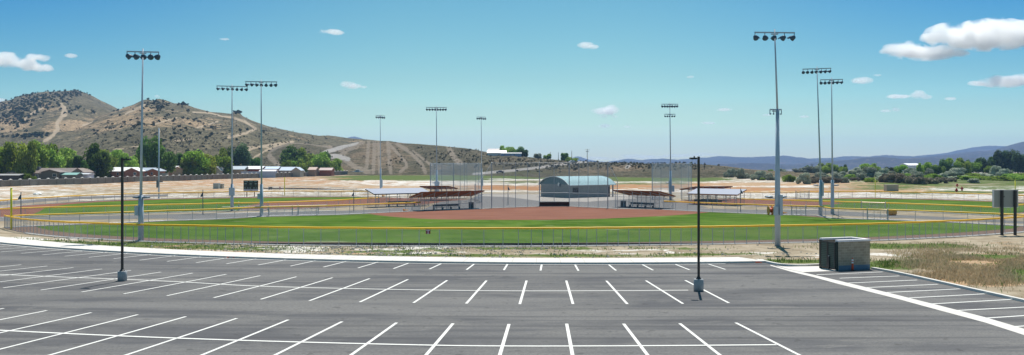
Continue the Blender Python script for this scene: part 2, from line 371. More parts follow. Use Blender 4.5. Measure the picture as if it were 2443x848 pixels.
BLOBS = [
 (350,436,620,22,'brown',.50),(350,446,620,20,'white',.24),(300,470,800,8,'white',.42),(60,455,90,14,'white',.42),(0,455,60,16,'brown',.6),
 (760,458,200,5,'white',.55),(700,436,250,14,'brown',.66),(620,430,500,10,'reddish',.42),(480,418,220,4,'green',.6),
 (980,425,170,5,'green',.95),(1000,436,200,6,'white',.62),(980,444,200,6,'brown',.7),(1230,417,120,8,'green',.95),(1230,428,160,3,'white',.85),(1240,434,130,3,'green',.5),
 (1240,440,130,4,'white',.7),(1240,449,120,4,'reddish',.9),(1240,457,120,3,'white',.6),(1560,424,180,5,'green',.8),(1560,434,190,3,'white',.62),
 (1560,429,190,4,'green',.85),(1560,446,170,6,'reddish',.6),(1550,438,100,3,'green',.5),(1560,455,160,4,'white',.6),(1500,412,400,6,'brown',.7),(1600,405,300,6,'reddish',.45),
 (1880,440,240,5,'brown',.85),(1900,452,220,6,'reddish',.55),(1830,445,150,2.2,'white',.62),(1880,430,200,5,'white',.45),(1900,465,250,7,'white',.62),(1860,458,260,4,'brown',.6),
 (2280,428,240,9,'green',.8),(2280,442,260,10,'green',.62),(2250,468,240,7,'white',.6),(2220,452,180,7,'brown',.7),(2330,452,110,3,'white',1.0),(2440,448,120,3,'white',.9),(2420,470,120,6,'brown',.6),(2300,460,200,4,'green',.5),
 (2060,418,400,8,'green',.6),(1950,424,300,6,'brown',.55),
 (90,575,140,5,'white',.5),(120,588,300,6,'green',.75),(420,592,300,5,'green',.7),(250,592,260,6,'brown',.72),(330,583,260,6,'green',.75),(60,582,120,6,'green',.5),
 (820,597,330,7,'white',.45),(650,604,260,3,'brown',.7),(1250,611,330,4,'green',.80),(700,597,420,7,'green',.45),(1200,594,450,3,'green',.5),(1500,601,260,6,'white',.35),
 (1690,610,130,5,'green',.55),(1890,630,80,6,'green',.9),(1900,605,150,10,'white',.3),(2130,642,60,12,'green',.9),(2140,588,170,5,'green',.75),(2200,606,220,8,'white',.25),
 (2330,645,150,36,'brown',.62),(2240,660,60,20,'brown',.66),(2440,660,60,28,'green',.8),(2330,618,130,9,'green',.7),(2190,635,70,12,'green',.4),(2300,690,110,14,'brown',.9),
]
def build_ground():
    ys = [-40, -25, -10, -2]; y = 4.0
    while y < 9200:
        ys.append(y); y += max(.45, min(.55, .011*y)) if y < 130 else .0085*y if y < 700 else .05*y
    ys = np.array(ys + [9300.0]); us = np.linspace(-.86, .80, 470)
    U, Yg = np.meshgrid(us, ys); X = U*(np.maximum(Yg, 0)*.98+14); X = X.ravel(); Y = Yg.ravel()
    Z = ground_z(X, Y)
    near = (Y > 60) & (Y < 800)
    bump_ = np.zeros(X.shape); k = np.where(near)[0]
    bump_[k] = .06*vnoise(X[k], Y[k], .35, 3.1) + np.where(Y[k] > 235, .5*vnoise(X[k], Y[k], .03, 9.7), 0)
    sd = sd_lot(X, Y); bump_[(sd < 4.2) | ((Y > 92) & (Y < 235) & (np.abs(X) < 110))] = 0
    Z = Z + bump_ - np.where((Y > 96) & (Y < 225), .012, 0)
    nx, ny = len(us), len(ys); idx = np.arange(nx*ny).reshape(ny, nx)
    q = np.stack([idx[:-1,:-1], idx[:-1,1:], idx[1:,1:], idx[1:,:-1]], -1).reshape(-1, 4)
    me = bpy.data.meshes.new('ground'); me.vertices.add(nx*ny); me.vertices.foreach_set('co', np.stack([X,Y,Z],1).ravel())
    me.loops.add(q.size); me.loops.foreach_set('vertex_index', q.ravel()); me.polygons.add(len(q)); me.polygons.foreach_set('loop_start', np.arange(0, q.size, 4)); me.polygons.foreach_set('loop_total', np.full(len(q), 4))
    me.update(calc_edges=True); me.polygons.foreach_set('use_smooth', [True]*len(q))
    Ys = np.maximum(Y, 8); px = CX + X*F/Ys; py = HY + F*H/Ys
    for k_, v in blob_channels(px, py).items():
        a = me.attributes.new(k_, 'FLOAT', 'POINT'); a.data.foreach_set('value', v.astype(np.float32))
    me.materials.append(M['ground']); o = bpy.data.objects.new('ground', me); COL.objects.link(o); o['kind'] = 'structure'
build_ground()

def lot_grid():                                    # the asphalt: rows follow the arc of the kerb, the right edge follows the side kerb
    rows = []
    for t in np.linspace(0, 1, 60):
        row = []
        for x in np.linspace(-98, XE, 110):
            y1 = float(yk(x)); yy = lerp(y1, -30, t); row.append((x, yy, float(lotz(x, yy))))
        rows.append(row)
    mb = MB(); n = len(rows[0])
    for r in rows: mb.v += r
    for j in range(len(rows)-1):
        for i in range(n-1): mb.f.append((j*n+i, j*n+i+1, (j+1)*n+i+1, (j+1)*n+i))
    E_ = smooth_line([Vector((p[0], p[1], 0)) for p in lot_edge[120:]], .8); E_ = [Vector((XE, float(yk(XE)), 0))] + E_
    # right of the arc: columns from the side kerb back to x = XE
    k0 = len(mb.v); m = 26
    for p in E_:
        for j in range(m):
            x = lerp(p.x, XE, j/(m-1)); y = p.y if p.y < float(yk(XE)) else float(yk(XE)); mb.v.append((x, y, float(lotz(x, y))))
    for i in range(len(E_)-1):
        for j in range(m-1): mb.f.append((k0+i*m+j+1, k0+i*m+j, k0+(i+1)*m+j, k0+(i+1)*m+j+1))
    o = mb.build('parking_lot', M['asphalt'], smooth=True); o['kind'] = 'structure'
lot_grid()

# concrete walk along the kerb, its dark front face, and the side kerbs
near_e = [Vector((p.x, p.y+.02, float(lotz(p.x, p.y))+.15)) for p in ARC]
far_e = [Vector((p.x + (p.x-6.3)/103.1*3.2*-1*-1, p.y + (176.8-p.y)/103.1*3.2, .46)) for p in ARC]
far_e = [Vector((p.x - (p.x-6.3)/103.1*3.2, p.y + (176.8-p.y)/103.1*3.2, .46)) for p in ARC]
far_e[-1] = far_e[-1] + Vector((-1.0, 0, 0)); 
mb = MB(); n = len(ARC)
lowN = [Vector((v.x, v.y, v.z-.3)) for v in near_e]; lowF = [Vector((v.x, v.y, v.z-.5)) for v in far_e]
mb.strip(near_e, far_e); mb.strip(lowN, near_e); mb.strip(far_e, lowF); mb.poly([near_e[-1], lowN[-1], lowF[-1], far_e[-1]])
o = mb.build('sidewalk', M['concrete']); o['kind'] = 'structure'
jt = MB()
for i in range(2, n-1, 2):
    a, b = near_e[i], far_e[i]; t = (near_e[i+1]-near_e[i-1]).normalized()*.012
    jt.add([a-t+Vector((0,0,.004)), a+t+Vector((0,0,.004)), b+t+Vector((0,0,.004)), b-t+Vector((0,0,.004))], [(0,1,2,3)])
o = jt.build('sidewalk_joints', M['slab']); o['kind'] = 'structure'
def kerb(name, L, w_=.28, h=.15):
    S = smooth_line([Vector((p.x, p.y, 0)) for p in L], .7)
    A = [Vector((p.x, p.y, float(lotz(p.x, p.y)))) for p in S]; B = offset_line(A, w_)
    u = Vector((0,0,h)); d = Vector((0,0,-.3)); mb = MB()
    mb.strip([a+d for a in A], [a+u for a in A]); mb.strip([a+u for a in A], [b+u for b in B]); mb.strip([b+u for b in B], [b+d for b in B])
    mb.poly([A[0]+d, A[0]+u, B[0]+u, B[0]+d]); mb.poly([A[-1]+d, B[-1]+d, B[-1]+u, A[-1]+u])
    o = mb.build(name, M['kerb']); o['kind'] = 'structure'; return o
kerb('kerb', [Vector((XE+.02, float(yk(XE))+.05, 0))]+KR); kerb('side_kerb', KR2)
# gutter strip that crosses the car park on the right, and the pale pad in front of the enclosure
gl = [(1838,632.6,634.4),(1884,644,648),(1915,650.5,655.5),(1940,656,661.5),(2000,670,678),(2060,684.5,693),(2139,704,713),(2245,730.5,742),(2350,757.5,770),(2443,785,800)]
A_ = [LP(x, a, .006) for x, a, b in gl]; B_ = [LP(x, b, .006) for x, a, b in gl]
da = (A_[-1]-A_[-3]).normalized()*40; A_.append(A_[-1]+da); B_.append(B_[-1]+da)
for L in (A_, B_):
    for p in L: p.z = float(lotz(p.x, p.y))+.006
o = MB().strip(B_, A_).build('gutter', M['concrete']); o['kind'] = 'structure'
pad = [LP(1852,635,.009), LP(1880,636.8,.009), LP(1958,635.6,.009), LP(1975,640,.009), LP(1997,646.5,.009), LP(1916,650,.009), LP(1884,643.6,.009)]
o = MB().poly(pad[::-1]).build('concrete_pad', M['concrete']); o['kind'] = 'structure'

# painted stalls: every line measured by its two ends
ROW1 = [((1688.5,630.1),(1730.7,643.5)),((1610.9,631.2),(1645.3,644.6)),((1531.8,631.5),(1558,645.3)),((1452,631.9),(1469.6,646)),((1371.8,632),(1380,646.7)),((1292.4,632),(1289.6,646)),
 ((1210.9,630.8),(1202,645)),((1131.5,630.5),(1113,644.2)),((1053.4,629.4),(1024.3,642.8)),((976,628),(938.5,641.7)),((900.5,626.3),(854,640)),((825,624.5),(771.5,637.9)),((751.8,622.8),(693,635.4)),
 ((681.5,620.6),(615.5,633)),((611.6,618.2),(540,630)),((544.8,615.4),(468,627.3)),((481.5,613),(398,624.5)),((421.8,610.2),(333,621.4)),((362,607.6),(271,617.8)),((305.8,604.8),(211.6,614.7)),
 ((254.8,602),(154.7,611.9)),((202,599.2),(100.9,608.7)),((154.7,596.2),(50,605.2)),((109,593.4),(2.8,601.7)),((65,590.6),(-45,598)),((25,587.8),(-92,594.5)),((-14,585),(-136,591))]
ROW2 = [((1634.8,669.5),(1739,723.6)),((1540.9,670.2),(1629.5,725.4)),((1446.7,670.6),(1496.6,726.1)),((1351,670.2),(1367,726.1)),((1256.2,670.2),(1240,726.4)),((1160.6,670.2),(1112.5,725)),((1066.8,669.5),(986.6,723.3)),
 ((973.3,667.4),(858.3,721.5)),((881.9,665.3),(738,718.4)),((793.3,663.2),(622,714.9)),((707.2,661),(510.4,711)),((621,658.3),(398,706.4)),((540,655),(295,701.8)),((459.8,652.3),(195,697.3)),((383.8,649.8),(97.4,692.7)),
 ((312,646),(7.7,687.4)),((243.2,642.4),(-77,683)),((175,639),(-165,678)),((113,635.4),(-240,673)),((51.3,632.2),(-310,668)),((-2,629.5),(-380,664)),((-50,626.6),(-440,660))]
ROW3 = [((1755.3,770.7),(1907,848)),((1621.8,772.5),(1717.4,848)),((1487.8,773.2),(1545,848)),((1352,773.2),(1365.9,848)),((1214.4,773.9),(1192.3,848)),((1080.8,772.5),(1016.5,848)),((946.2,770.7),(837.3,848)),
 ((816.2,768),(656.2,848)),((687.9,763.7),(481.5,848)),((565.2,760.2),(300.5,848)),((443.6,756),(118.5,848)),((329,751.4),(0,834)),((217.9,746.5),(0,795)),((111.8,741.6),(0,763.7)),((9.5,736.3),(-100,757)),((-90,731),(-200,750)),((-190,726),(-300,744))]
RIGHT = [((1948,656.2),(2106,649.5)),((2003,664.5),(2145.7,659)),((2024,676),(2188.6,668.8)),((2065.5,687),(2237.8,679)),((2107.7,699),(2289.8,689.9)),((2157,712.3),(2349.2,701.8)),((2211.4,726.5),(2411.8,715.2)),((2269.4,742.3),(2456,732.8)),((2334.4,761),(2470,752)),((2410,780.6),(2520,774)),((2480,800),(2600,790))]
paint = MB()
def line(a, b, w_=.10):
    d = Vector((b.x-a.x, b.y-a.y, 0)); n_ = Vector((-d.y, d.x, 0)).normalized()*w_/2; k = max(1, int(d.length/3)); A, B = [], []
    for i in range(k+1):
        p = a.lerp(b, i/k)
        for L, s in ((A, -1), (B, 1)):
            q_ = p + n_*s; L.append(Vector((q_.x, q_.y, float(lotz(q_.x, q_.y))+LZ)))
    paint.strip(A, B)
LZ = .010
for a, b in ROW1+ROW2: line(LP(*a), LP(*b), .15)
for a, b in ROW3:
    p, q_ = LP(*a), LP(*b); d = (q_-p); d.z = 0; line(p, p+d.normalized()*11.9, .15)
for a, b in RIGHT: line(LP(*a), LP(*b), .20)
LZ = .014
for pts in ([(x, 550+y/2.845) for x, y in ((-150,283),(0,300),(150,318),(300,334),(450,354),(600,378),(800,394),(1000,405.5),(1220,412),(1450,411),(1642,407.5))],
            [(x, y) for x, y in ((-150,781),(0,789),(300,803),(620,814.4),(1000,824),(1220,826.6),(1520,826),(1852,823.5))]):
    L = catmull([LP(*p) for p in pts], 4)
    for a, b in zip(L, L[1:]): line(a, b, .22)
L = [Vector((x, float(yk(x))-.42, 0)) for x in np.linspace(-90, 17.5, 90)]
for a, b in zip(L, L[1:]): line(a, b, .22)
o = paint.build('parking_lines', M['paint']); o['kind'] = 'structure'

# ball fields: stacked sheets on the flat ground
def GP(pts, z=0.0): return [G(x, y, z) for x, y in pts]
ARCF_PX = [(11,544),(26,549),(50,554.6),(80,558.5),(117,562.7),(165,566.7),(225,570),(300,574.4),(374,577.6),(450,579.5),(519,581.2),(600,583.4),(689,585.3),(850,587),(1000,587.9),(1200,588),(1320,587.7),(1400,587),(1500,586),(1600,584.6),(1700,583),(1811,580.8),(1950,578.2),(2072,574.6),(2160,571),(2224,567.8),(2290,564.5),(2353,560.5),(2443,553.5),(2530,546)]
ARCF = catmull(GP(ARCF_PX), 4)
FL1_PX = [(11,544),(60,541),(118,538.5),(260,533.5),(400,527.2),(517,523.5),(560,521),(590,518.8),(640,517),(709,515.2),(800,512.8),(868,510),(930,507),(1003,503.6)]
FR1_PX = [(1584,500.5),(1640,503.5),(1700,506.2),(1760,508.6),(1852,512.2),(1900,513.8),(1953,515),(1987,521.5),(2000,521.5),(2120,525.3),(2250,530),(2370,536),(2443,540),(2530,545)]
FL1 = GP(FL1_PX); FR1 = GP(FR1_PX)
BS1 = GP([(1003,503.6),(1130,499.5),(1168,497.3),(1202,496),(1230,495),(1259,494),(1287,493),(1358,492.6),(1381,494),(1403,495),(1427,496),(1450,497.3),(1473,498.5),(1584,500.5)])
field1 = [*ARCF] + FR1[::-1][1:] + BS1[::-1][1:] + FL1[::-1][1:-1]
sheet('warning_track', [(p.x, p.y) for p in field1], .0, M['track'])
inner = offset_line(ARCF, 3.6)
lo_l = offset_line(FL1, -1.2); lo_r = offset_line(FR1, -1.2)
turf1 = [p for p in inner if p.x > lo_l[1].x-3 and p.x < 66]
turf1 += [lo_r[i] for i in range(len(lo_r)-2, -1, -1) if i < 13 and i not in (6,7)] + [G(1690,509.5), G(1500,500), G(1290,496), G(1100,502), G(900,509)] + [lo_l[i] for i in range(len(lo_l)-3, 2, -1)]
sheet('outfield_grass', [(p.x, p.y) for p in turf1], .008, M['turf'])
clay_px = [(872,509.2),(900,514),(930,517.2),(963,520),(1000,522.2),(1044,524),(1100,525),(1200,525.4),(1300,525.4),(1390,523.8),(1450,522),(1498,519.9),(1560,517),(1600,515),(1650,511.5),(1692,507.2),(1640,504.3),(1584,501.3),(1473,499.2),(1450,498),(1403,495.8),(1358,493.2),(1287,493.5),(1230,495.6),(1202,496.7),(1168,498.3),(1130,500.2),(1003,504.3),(930,508)]
sheet('infield_clay', [(p.x, p.y) for p in GP(clay_px)], .016, M['clay'])
# left field
F2N_PX = [(0,520),(-80,526)][::-1] + [(118,515.5),(200,513.5),(400,507.8),(517,504.5),(620,502.5),(709,500),(780,497),(860,491.5),(905,488.5)]
F2F_PX = [(-60,503),(0,496.5),(50,491.5),(108,487.6),(190,482.2),(300,477.5),(400,474.3),(510,472.2),(620,470.8),(700,469.6),(760,469.6),(815,469.8),(880,470.5)]
F2N = GP(F2N_PX); F2F = GP(F2F_PX)
sheet('left_field_clay', [(p.x, p.y) for p in F2F] + [(p.x, p.y) for p in GP([(1003,474),(1120,476),(1003,489)])] + [(p.x, p.y) for p in F2N[::-1]], .0, M['clay'])
sheet('left_field_grass', [(p.x, p.y) for p in GP([(60,519),(95,505),(108,496),(160,488.5),(230,482.8),(300,479.6),(400,476.2),(510,474),(620,472.6),(760,471.2),(850,471),(900,472.5),(860,475),(760,476.6),(640,481.5),(588,492),(572,503),(400,507),(200,512.8)])], .008, M['turf'])
# right field
F3N_PX = [(1757,491),(1800,492.5),(1850,494.2),(2000,499),(2120,503),(2250,508.5),(2385,515.4)]; F3X_PX = [(2385,515.4),(2400,513.5),(2420,510.5),(2443,507.5),(2530,499)]
F3F_PX = [(1740,474.5),(1790,474.5),(1850,474.6),(1903,474.6),(2000,473.2),(2100,472.5),(2150,474.2),(2224,475.6),(2300,478),(2370,480.4),(2443,484),(2530,489)]
F3N = GP(F3N_PX); F3F = GP(F3F_PX); F3X = GP(F3X_PX)
sheet('right_field_clay', [(p.x, p.y) for p in F3F[::-1]] + [(p.x, p.y) for p in GP([(1690,476),(1610,480),(1640,488)])] + [(p.x, p.y) for p in F3N] + [(p.x, p.y) for p in F3X[1:]], .0, M['clay'])
sheet('right_field_grass', [(p.x, p.y) for p in GP([(2530,491),(2443,486),(2370,482.2),(2224,477.4),(2100,474.6),(2000,475),(1903,476.6),(1860,478),(1900,480.5),(1985,483),(2014,485.5),(1985,488.5),(1900,493),(2000,498),(2120,502),(2385,514.4),(2443,506.5),(2530,498)])], .008, M['turf'])
# paths and the plaza round the building
def band(name, A, B, z, mat): return sheet(name, [(p.x, p.y) for p in A] + [(p.x, p.y) for p in B[::-1]], z, mat)
up1 = [G(x, y) for x, y in ((0,520),(118,518),(260,515),(400,512),(517,508.5),(620,507),(709,505),(800,503.5),(868,501.5),(930,497.5),(1003,493))]
lo1 = [G(x, y) for x, y in ((0,528),(118,526.5),(260,523.5),(400,521.5),(430,524.5),(517,523),(590,518.4),(709,514.8),(800,512.4),(868,509.6),(930,506.6),(1003,503.2))]
sheet('path', [(p.x, p.y) for p in up1] + [(p.x, p.y) for p in lo1[::-1]], .004, M['plaza'])
up2 = GP([(1584,492),(1660,497),(1757,500),(1850,502),(1953,502),(2050,508),(2120,512),(2250,518),(2443,529)]); lo2 = GP([(1584,500.2),(1700,505.9),(1852,511.9),(1953,512.5),(2010,515),(2120,519),(2250,524.5),(2443,534)])
band('right_path', up2, lo2, .004, M['plaza'])
sheet('plaza', [(p.x, p.y) for p in GP([(1003,503.0),(1130,499.2),(1168,497.0),(1230,494.7),(1287,492.7),(1358,492.3),(1403,494.7),(1450,497),(1473,498.2),(1584,500.1),(1690,496),(1650,486),(1610,478),(1560,466),(1450,462),(1150,462),(1120,476),(1050,482)])], .002, M['plaza'])
sheet('building_apron', [(p.x, p.y) for p in GP([(1150,468.5),(1215,471),(1287,480),(1400,482),(1520,474),(1500,465.5),(1300,463.5),(1150,464.5)])], .007, M['slab'])
o = MB()
def mow(L, w_=.32, off=.0, h=.05):
    S = smooth_line(L, 3); A = offset_line(S, off-w_/2); B = offset_line(S, off+w_/2); u = Vector((0,0,h))
    o.strip([p+u for p in A], [p+u for p in B]); o.strip([Vector((p.x,p.y,-.05)) for p in A], [p+u for p in A]); o.strip([p+u for p in B], [Vector((p.x,p.y,-.05)) for p in B])
mow(ARCF[10:], .45, -.15); mow(FL1, .9); mow(FR1, .9); mow(F2N, .9); mow(F3N, .9); mow(F2F, .7); mow(F3F, .9); mow(BS1, .4)
mow(GP([(517,511.2),(620,508),(709,505.4),(800,502.8)]), .9); mow(GP([(530,494.6),(620,492.6),(700,491.5),(780,489.6)]), .9); mow(GP([(1870,500.4),(1953,501.6)]), .9); mow(GP([(2000,505),(2060,508)]), .3)
q_ = o.build('mowing_strips', M['concrete']); q_['kind'] = 'structure'

sheet('dirt_road', [(p.x, p.y) for p in GP([(-60,489),(0,482.5),(108,474.5),(190,470),(300,467),(400,464.5),(400,468.5),(300,471),(190,475.5),(108,481),(0,490),(-60,497)])], .006, M['plaza'])
# ------------------------------------------------------------------ hills
def hill(name, crest, Y0, Y1, mat, x0, x1, nx, ny, p=1.0, bumps=6.0, fade=60, trails=(), roads=(), bare=(), lawns=(), zbase=-2.0, back=1.25, seed=1.0, tw=.6):
    xs = np.linspace(x0, x1, nx); ts = np.linspace(0, 1, ny)
    Y0 = Y0 if callable(Y0) else (lambda x, c=Y0: c); Y1 = Y1 if callable(Y1) else (lambda x, c=Y1: c)
    co = np.zeros((ny+3, nx, 3))
    for i, x in enumerate(xs):
        a, b = Y0(x), Y1(x); zc = H-(interp(crest, x)-HY)*b/F
        for j, t in enumerate(ts):
            Y = lerp(a, b, t); X = (x-CX)*Y/F
            env = (4*t*(1-t))**.7
            nz = noise.fractal((X/fade, Y/fade*.55, seed), .9, 2.1, 6)*bumps*env
            rg = (1-abs(noise.noise((X/fade*1.4+seed, Y/fade*.28, 3.3)))*2)*bumps*.9*env
            cz = noise.fractal((X/(fade*.15), 1.7, seed), .8, 2, 4)*bumps*.06*t
            co[j, i] = (X, Y, zbase + (zc-zbase)*t**p + nz + rg*.7 + cz)
        for k, (f_, g_) in enumerate(((1.04, .985), (1.14, .7), (back, 0))):
            Y = b*f_; co[ny+k, i] = ((x-CX)*Y/F, Y, zbase-30 if g_ == 0 else zbase+(co[ny-1, i, 2]-zbase)*g_)
    n_y = ny+3; V = co.reshape(-1, 3); idx = np.arange(nx*n_y).reshape(n_y, nx)
    q = np.stack([idx[:-1,:-1], idx[:-1,1:], idx[1:,1:], idx[1:,:-1]], -1).reshape(-1, 4)
    me = bpy.data.meshes.new(name); me.from_pydata(V.tolist(), [], q.tolist()); me.update(); me.polygons.foreach_set('use_smooth', [True]*len(q))
    PX = CX + V[:,0]*F/V[:,1]; PY = HY + (H-V[:,2])*F/V[:,1]
    def lay(nm, lines):
        a = np.zeros(len(V))
        for pts, wd in lines: a = np.maximum(a, np.clip(1.15 - seg_dist(PX, PY*1.0, pts)/wd*tw, 0, 1))
        at = me.attributes.new(nm, 'FLOAT', 'POINT'); at.data.foreach_set('value', a.astype(np.float32))
    lay('trail', trails); lay('road', roads)
    for nm, L in (('bare', bare), ('lawn', lawns)):
        a = np.zeros(len(V))
        for (x, y, sx, sy, wg) in L:
            g = wg*np.exp(-((PX-x)/sx)**2-((PY-y)/sy)**2); a = np.where(np.abs(g) > np.abs(a), g, a)
        at = me.attributes.new(nm, 'FLOAT', 'POINT'); at.data.foreach_set('value', a.astype(np.float32))
    me.materials.append(mat); o = bpy.data.objects.new(name, me); COL.objects.link(o); o['kind'] = 'structure'
    o.data['done'] = 1; return o, co[:ny]
HM = mat_hill('sage_hill', amount=.025); HM2 = mat_hill('sage_slope', (.125,.115,.075), (.20,.175,.12), (.29,.22,.15), .0, 2.0, (.31,.26,.205)); HM3 = mat_hill('dry_mound', (.22,.18,.11), (.30,.24,.15), (.42,.29,.18), .02, 2.5)
crA = [(-260,300),(-60,255),(0,244),(22,240),(50,229),(80,225),(110,220),(150,218),(182,216),(200,221),(222,230),(240,240),(262,251),(285,262),(330,285),(380,310),(450,340),(520,380)]
crB = [(-260,352),(0,345),(120,325),(200,292),(250,272),(285,262),(300,256),(320,249),(340,239),(352,237),(365,240),(378,236),(390,238),(402,242),(414,247),(430,247),(439,246),(448,251),(465,258),(500,267),(552,272),(558,266),(568,266),(574,270),(577,277),(600,288),(640,302),(700,315),(760,325),(830,332),(900,337),(980,345),(1060,356),(1140,372),(1240,400)]
hA, cA = hill('hill', crA, 900, 1900, HM, -260, 520, 230, 90, .9, 12, 170, seed=2.2,
   trails=[([(143,288),(150,268),(152,258)],4),([(105,339),(125,325),(138,310),(136,295),(141,286),(156,274),(154,258),(146,250)],5),([(200,300),(240,290),(290,280)],5),([(40,300),(60,284),(75,272),(100,258)],3)],
   bare=[(30,300,60,22,.8),(120,262,40,14,.5),(200,300,80,14,.9),(20,260,40,18,.3),(110,310,50,10,.5)])
hB, cB = hill('hill', crB, 640, 1400, HM, -260, 1240, 430, 110, .82, 8, 120, seed=5.7,
   trails=[([(272,357),(300,354),(335,349),(352,346)],2.2),([(365,298),(400,287),(423,281)],2),([(560,283),(585,291),(602,303),(610,308),(590,317),(560,325),(545,327)],3.5),([(460,268),(500,270),(530,278),(556,281)],2.2),([(415,337),(455,332)],2),
           ([(300,272),(330,258),(345,250)],3),([(590,359),(620,350),(660,344),(700,338)],3),([(600,380),(630,362),(660,348),(690,340)],2.5),([(470,305),(500,297),(520,290)],2),([(640,352),(600,350),(570,352)],2)],
   bare=[(350,290,110,18,.75),(480,292,60,12,.6),(420,270,50,14,.3),(330,262,40,8,1.0),(240,305,70,10,.5),(520,335,150,14,-.3),(430,350,160,20,-.5)])
def yc(x): return float(np.interp(x, (560,860,1150,1450,1800), (800,790,720,640,560)))
def yb(x): return float(np.interp(x, (560,830,1100,1300,1800), (600,540,500,470,450)))
crC = [(430,412),(520,400),(580,385),(620,368),(650,354),(690,341),(720,342),(760,347),(800,349),(830,345),(860,338),(895,336),(930,337),(962,342),(1000,344),(1060,349),(1110,354),(1140,359),(1165,364),(1200,369),(1240,373),(1300,379),(1350,384),(1400,386),(1460,388),(1540,390.5),(1640,392),(1690,394),(1740,400),(1800,409)]
hC, cC = hill('hill', crC, yb, yc, HM2, 430, 1800, 470, 90, 1.25, 2.4, 45, seed=8.8, zbase=-.3, tw=.34,
   trails=[([(600,393),(628,368),(660,350),(700,340)],3.5),([(640,368),(650,382),(668,396),(680,402)],4),([(700,340),(740,342),(790,352)],2.5),([(880,338),(878,360),(876,385),(874,412)],3),([(893,337),(893,370),(890,412)],3),
           ([(903,337),(905,380),(906,412)],2.5),([(925,338),(928,370),(932,412)],3),([(931,346),(950,368),(969,388),(970,398),(955,410)],2.2),([(945,342),(980,365),(1005,390),(1015,412)],3),([(866,340),(840,350),(815,368),(830,385),(850,400),(880,410)],3.5),([(790,372),(820,382),(850,402)],3),
           ([(1070,351),(1078,368),(1088,382),(1098,390)],4),([(985,360),(1010,380),(1030,395)],2),([(860,342),(850,352),(825,362),(800,358),(775,366)],2.2)],
   roads=[([(1130,415),(1180,411),(1240,405.5),(1300,398),(1350,391),(1372,388),(1400,386)],1.6),([(770,367),(800,356),(850,341)],2.5),([(775,375),(800,372),(830,380)],3),([(1495,400),(1503,393)],2)],
   bare=[(900,375,75,45,.9),(1190,385,60,14,.35),(1400,408,90,9,.9),(1480,402,60,8,1.0),(1060,400,60,12,.2),(1620,402,80,6,.5),(1290,385,60,6,.4),(820,400,50,12,.8)],
   lawns=[(1220,412,90,4,.5)])
hD, cD = hill('mound', [(1560,412),(1600,405),(1640,399),(1680,395),(1700,395),(1730,397),(1780,404),(1840,410),(1900,413),(1960,416)], 470, 620, HM3, 1560, 1960, 130, 34, 1.1, 1.0, 30, seed=4.4, zbase=-.2,
   trails=[([(1692,396),(1680,402),(1668,410)],1.5)], bare=[(1720,408,90,5,.7)])
MT = mat_hill('far_range', (.035,.035,.045), (.055,.05,.055), (.13,.09,.09), .03, .12); MT2 = mat_hill('near_range', (.07,.062,.055), (.11,.085,.075), (.19,.13,.11), .02, .25)
hill('mountain', [(1440,392),(1540,389),(1590,387),(1620,384),(1660,379.5),(1690,381),(1720,381),(1760,383),(1830,381.5),(1900,381),(1960,380),(2050,379),(2140,378),(2200,372),(2260,365),(2320,352),(2370,348.5),(2400,349),(2443,352),(2600,360)], 5600, 7800, MT, 1440, 2620, 240, 26, .9, 50, 900, seed=3.1, zbase=-33, back=1.05)
hill('mountain', [(1700,410),(1760,402),(1830,396),(1900,394),(2000,388),(2100,384),(2160,379),(2250,371),(2310,364),(2370,358),(2443,338),(2520,326),(2620,318)], 3300, 5200, MT, 1700, 2620, 200, 30, .95, 36, 700, seed=6.1, zbase=-33, back=1.1)
hill('mountain', [(740,345),(800,336),(822,331),(835,327.5),(845,326),(858,329),(870,333),(900,340)], 6000, 8000, MT, 740, 900, 60, 12, 1, 20, 900, seed=7.1, zbase=-33, back=1.05)
hill('mountain', [(1330,385),(1360,379),(1374,374),(1384,374),(1400,380),(1430,386),(1500,389)], 6000, 8000, MT, 1330, 1500, 60, 12, 1, 20, 900, seed=7.9, zbase=-33, back=1.05)

# ------------------------------------------------------------------ fences
def wire_panel(name, L, h0, h1, mat, parent, hs=None):
    mb = MB(); A = []; B = []; s = 0; S_ = [0]
    for i, p in enumerate(L):
        if i: s += (p-L[i-1]).length
        S_.append(s) if i else None
        top = hs[i] if hs else h1
        A.append(Vector((p.x, p.y, p.z+h0))); B.append(Vector((p.x, p.y, p.z+top)))
    mb.strip(A, B); o = mb.build(name, mat, parent)
    uv = o.data.uv_layers.new(name='UVMap'); n = len(L)
    for lp in o.data.loops:
        i = lp.vertex_index; uv.data[lp.index].uv = (S_[i % n], o.data.vertices[i].co.z)
    return o
POSTM = {}
def post_mesh(h, r=.035):
    k = (round(h, 2), r)
    if k not in POSTM:
        mb = MB().lathe([(r, -.1), (r, h), (r*1.25, h), (r*1.25, h+.03), (r*.5, h+.07)], 8); me = bpy.data.meshes.new('post'); me.from_pydata(mb.v, [], mb.f); me.update(); me.materials.append(M['post']); POSTM[k] = me
    return POSTM[k]
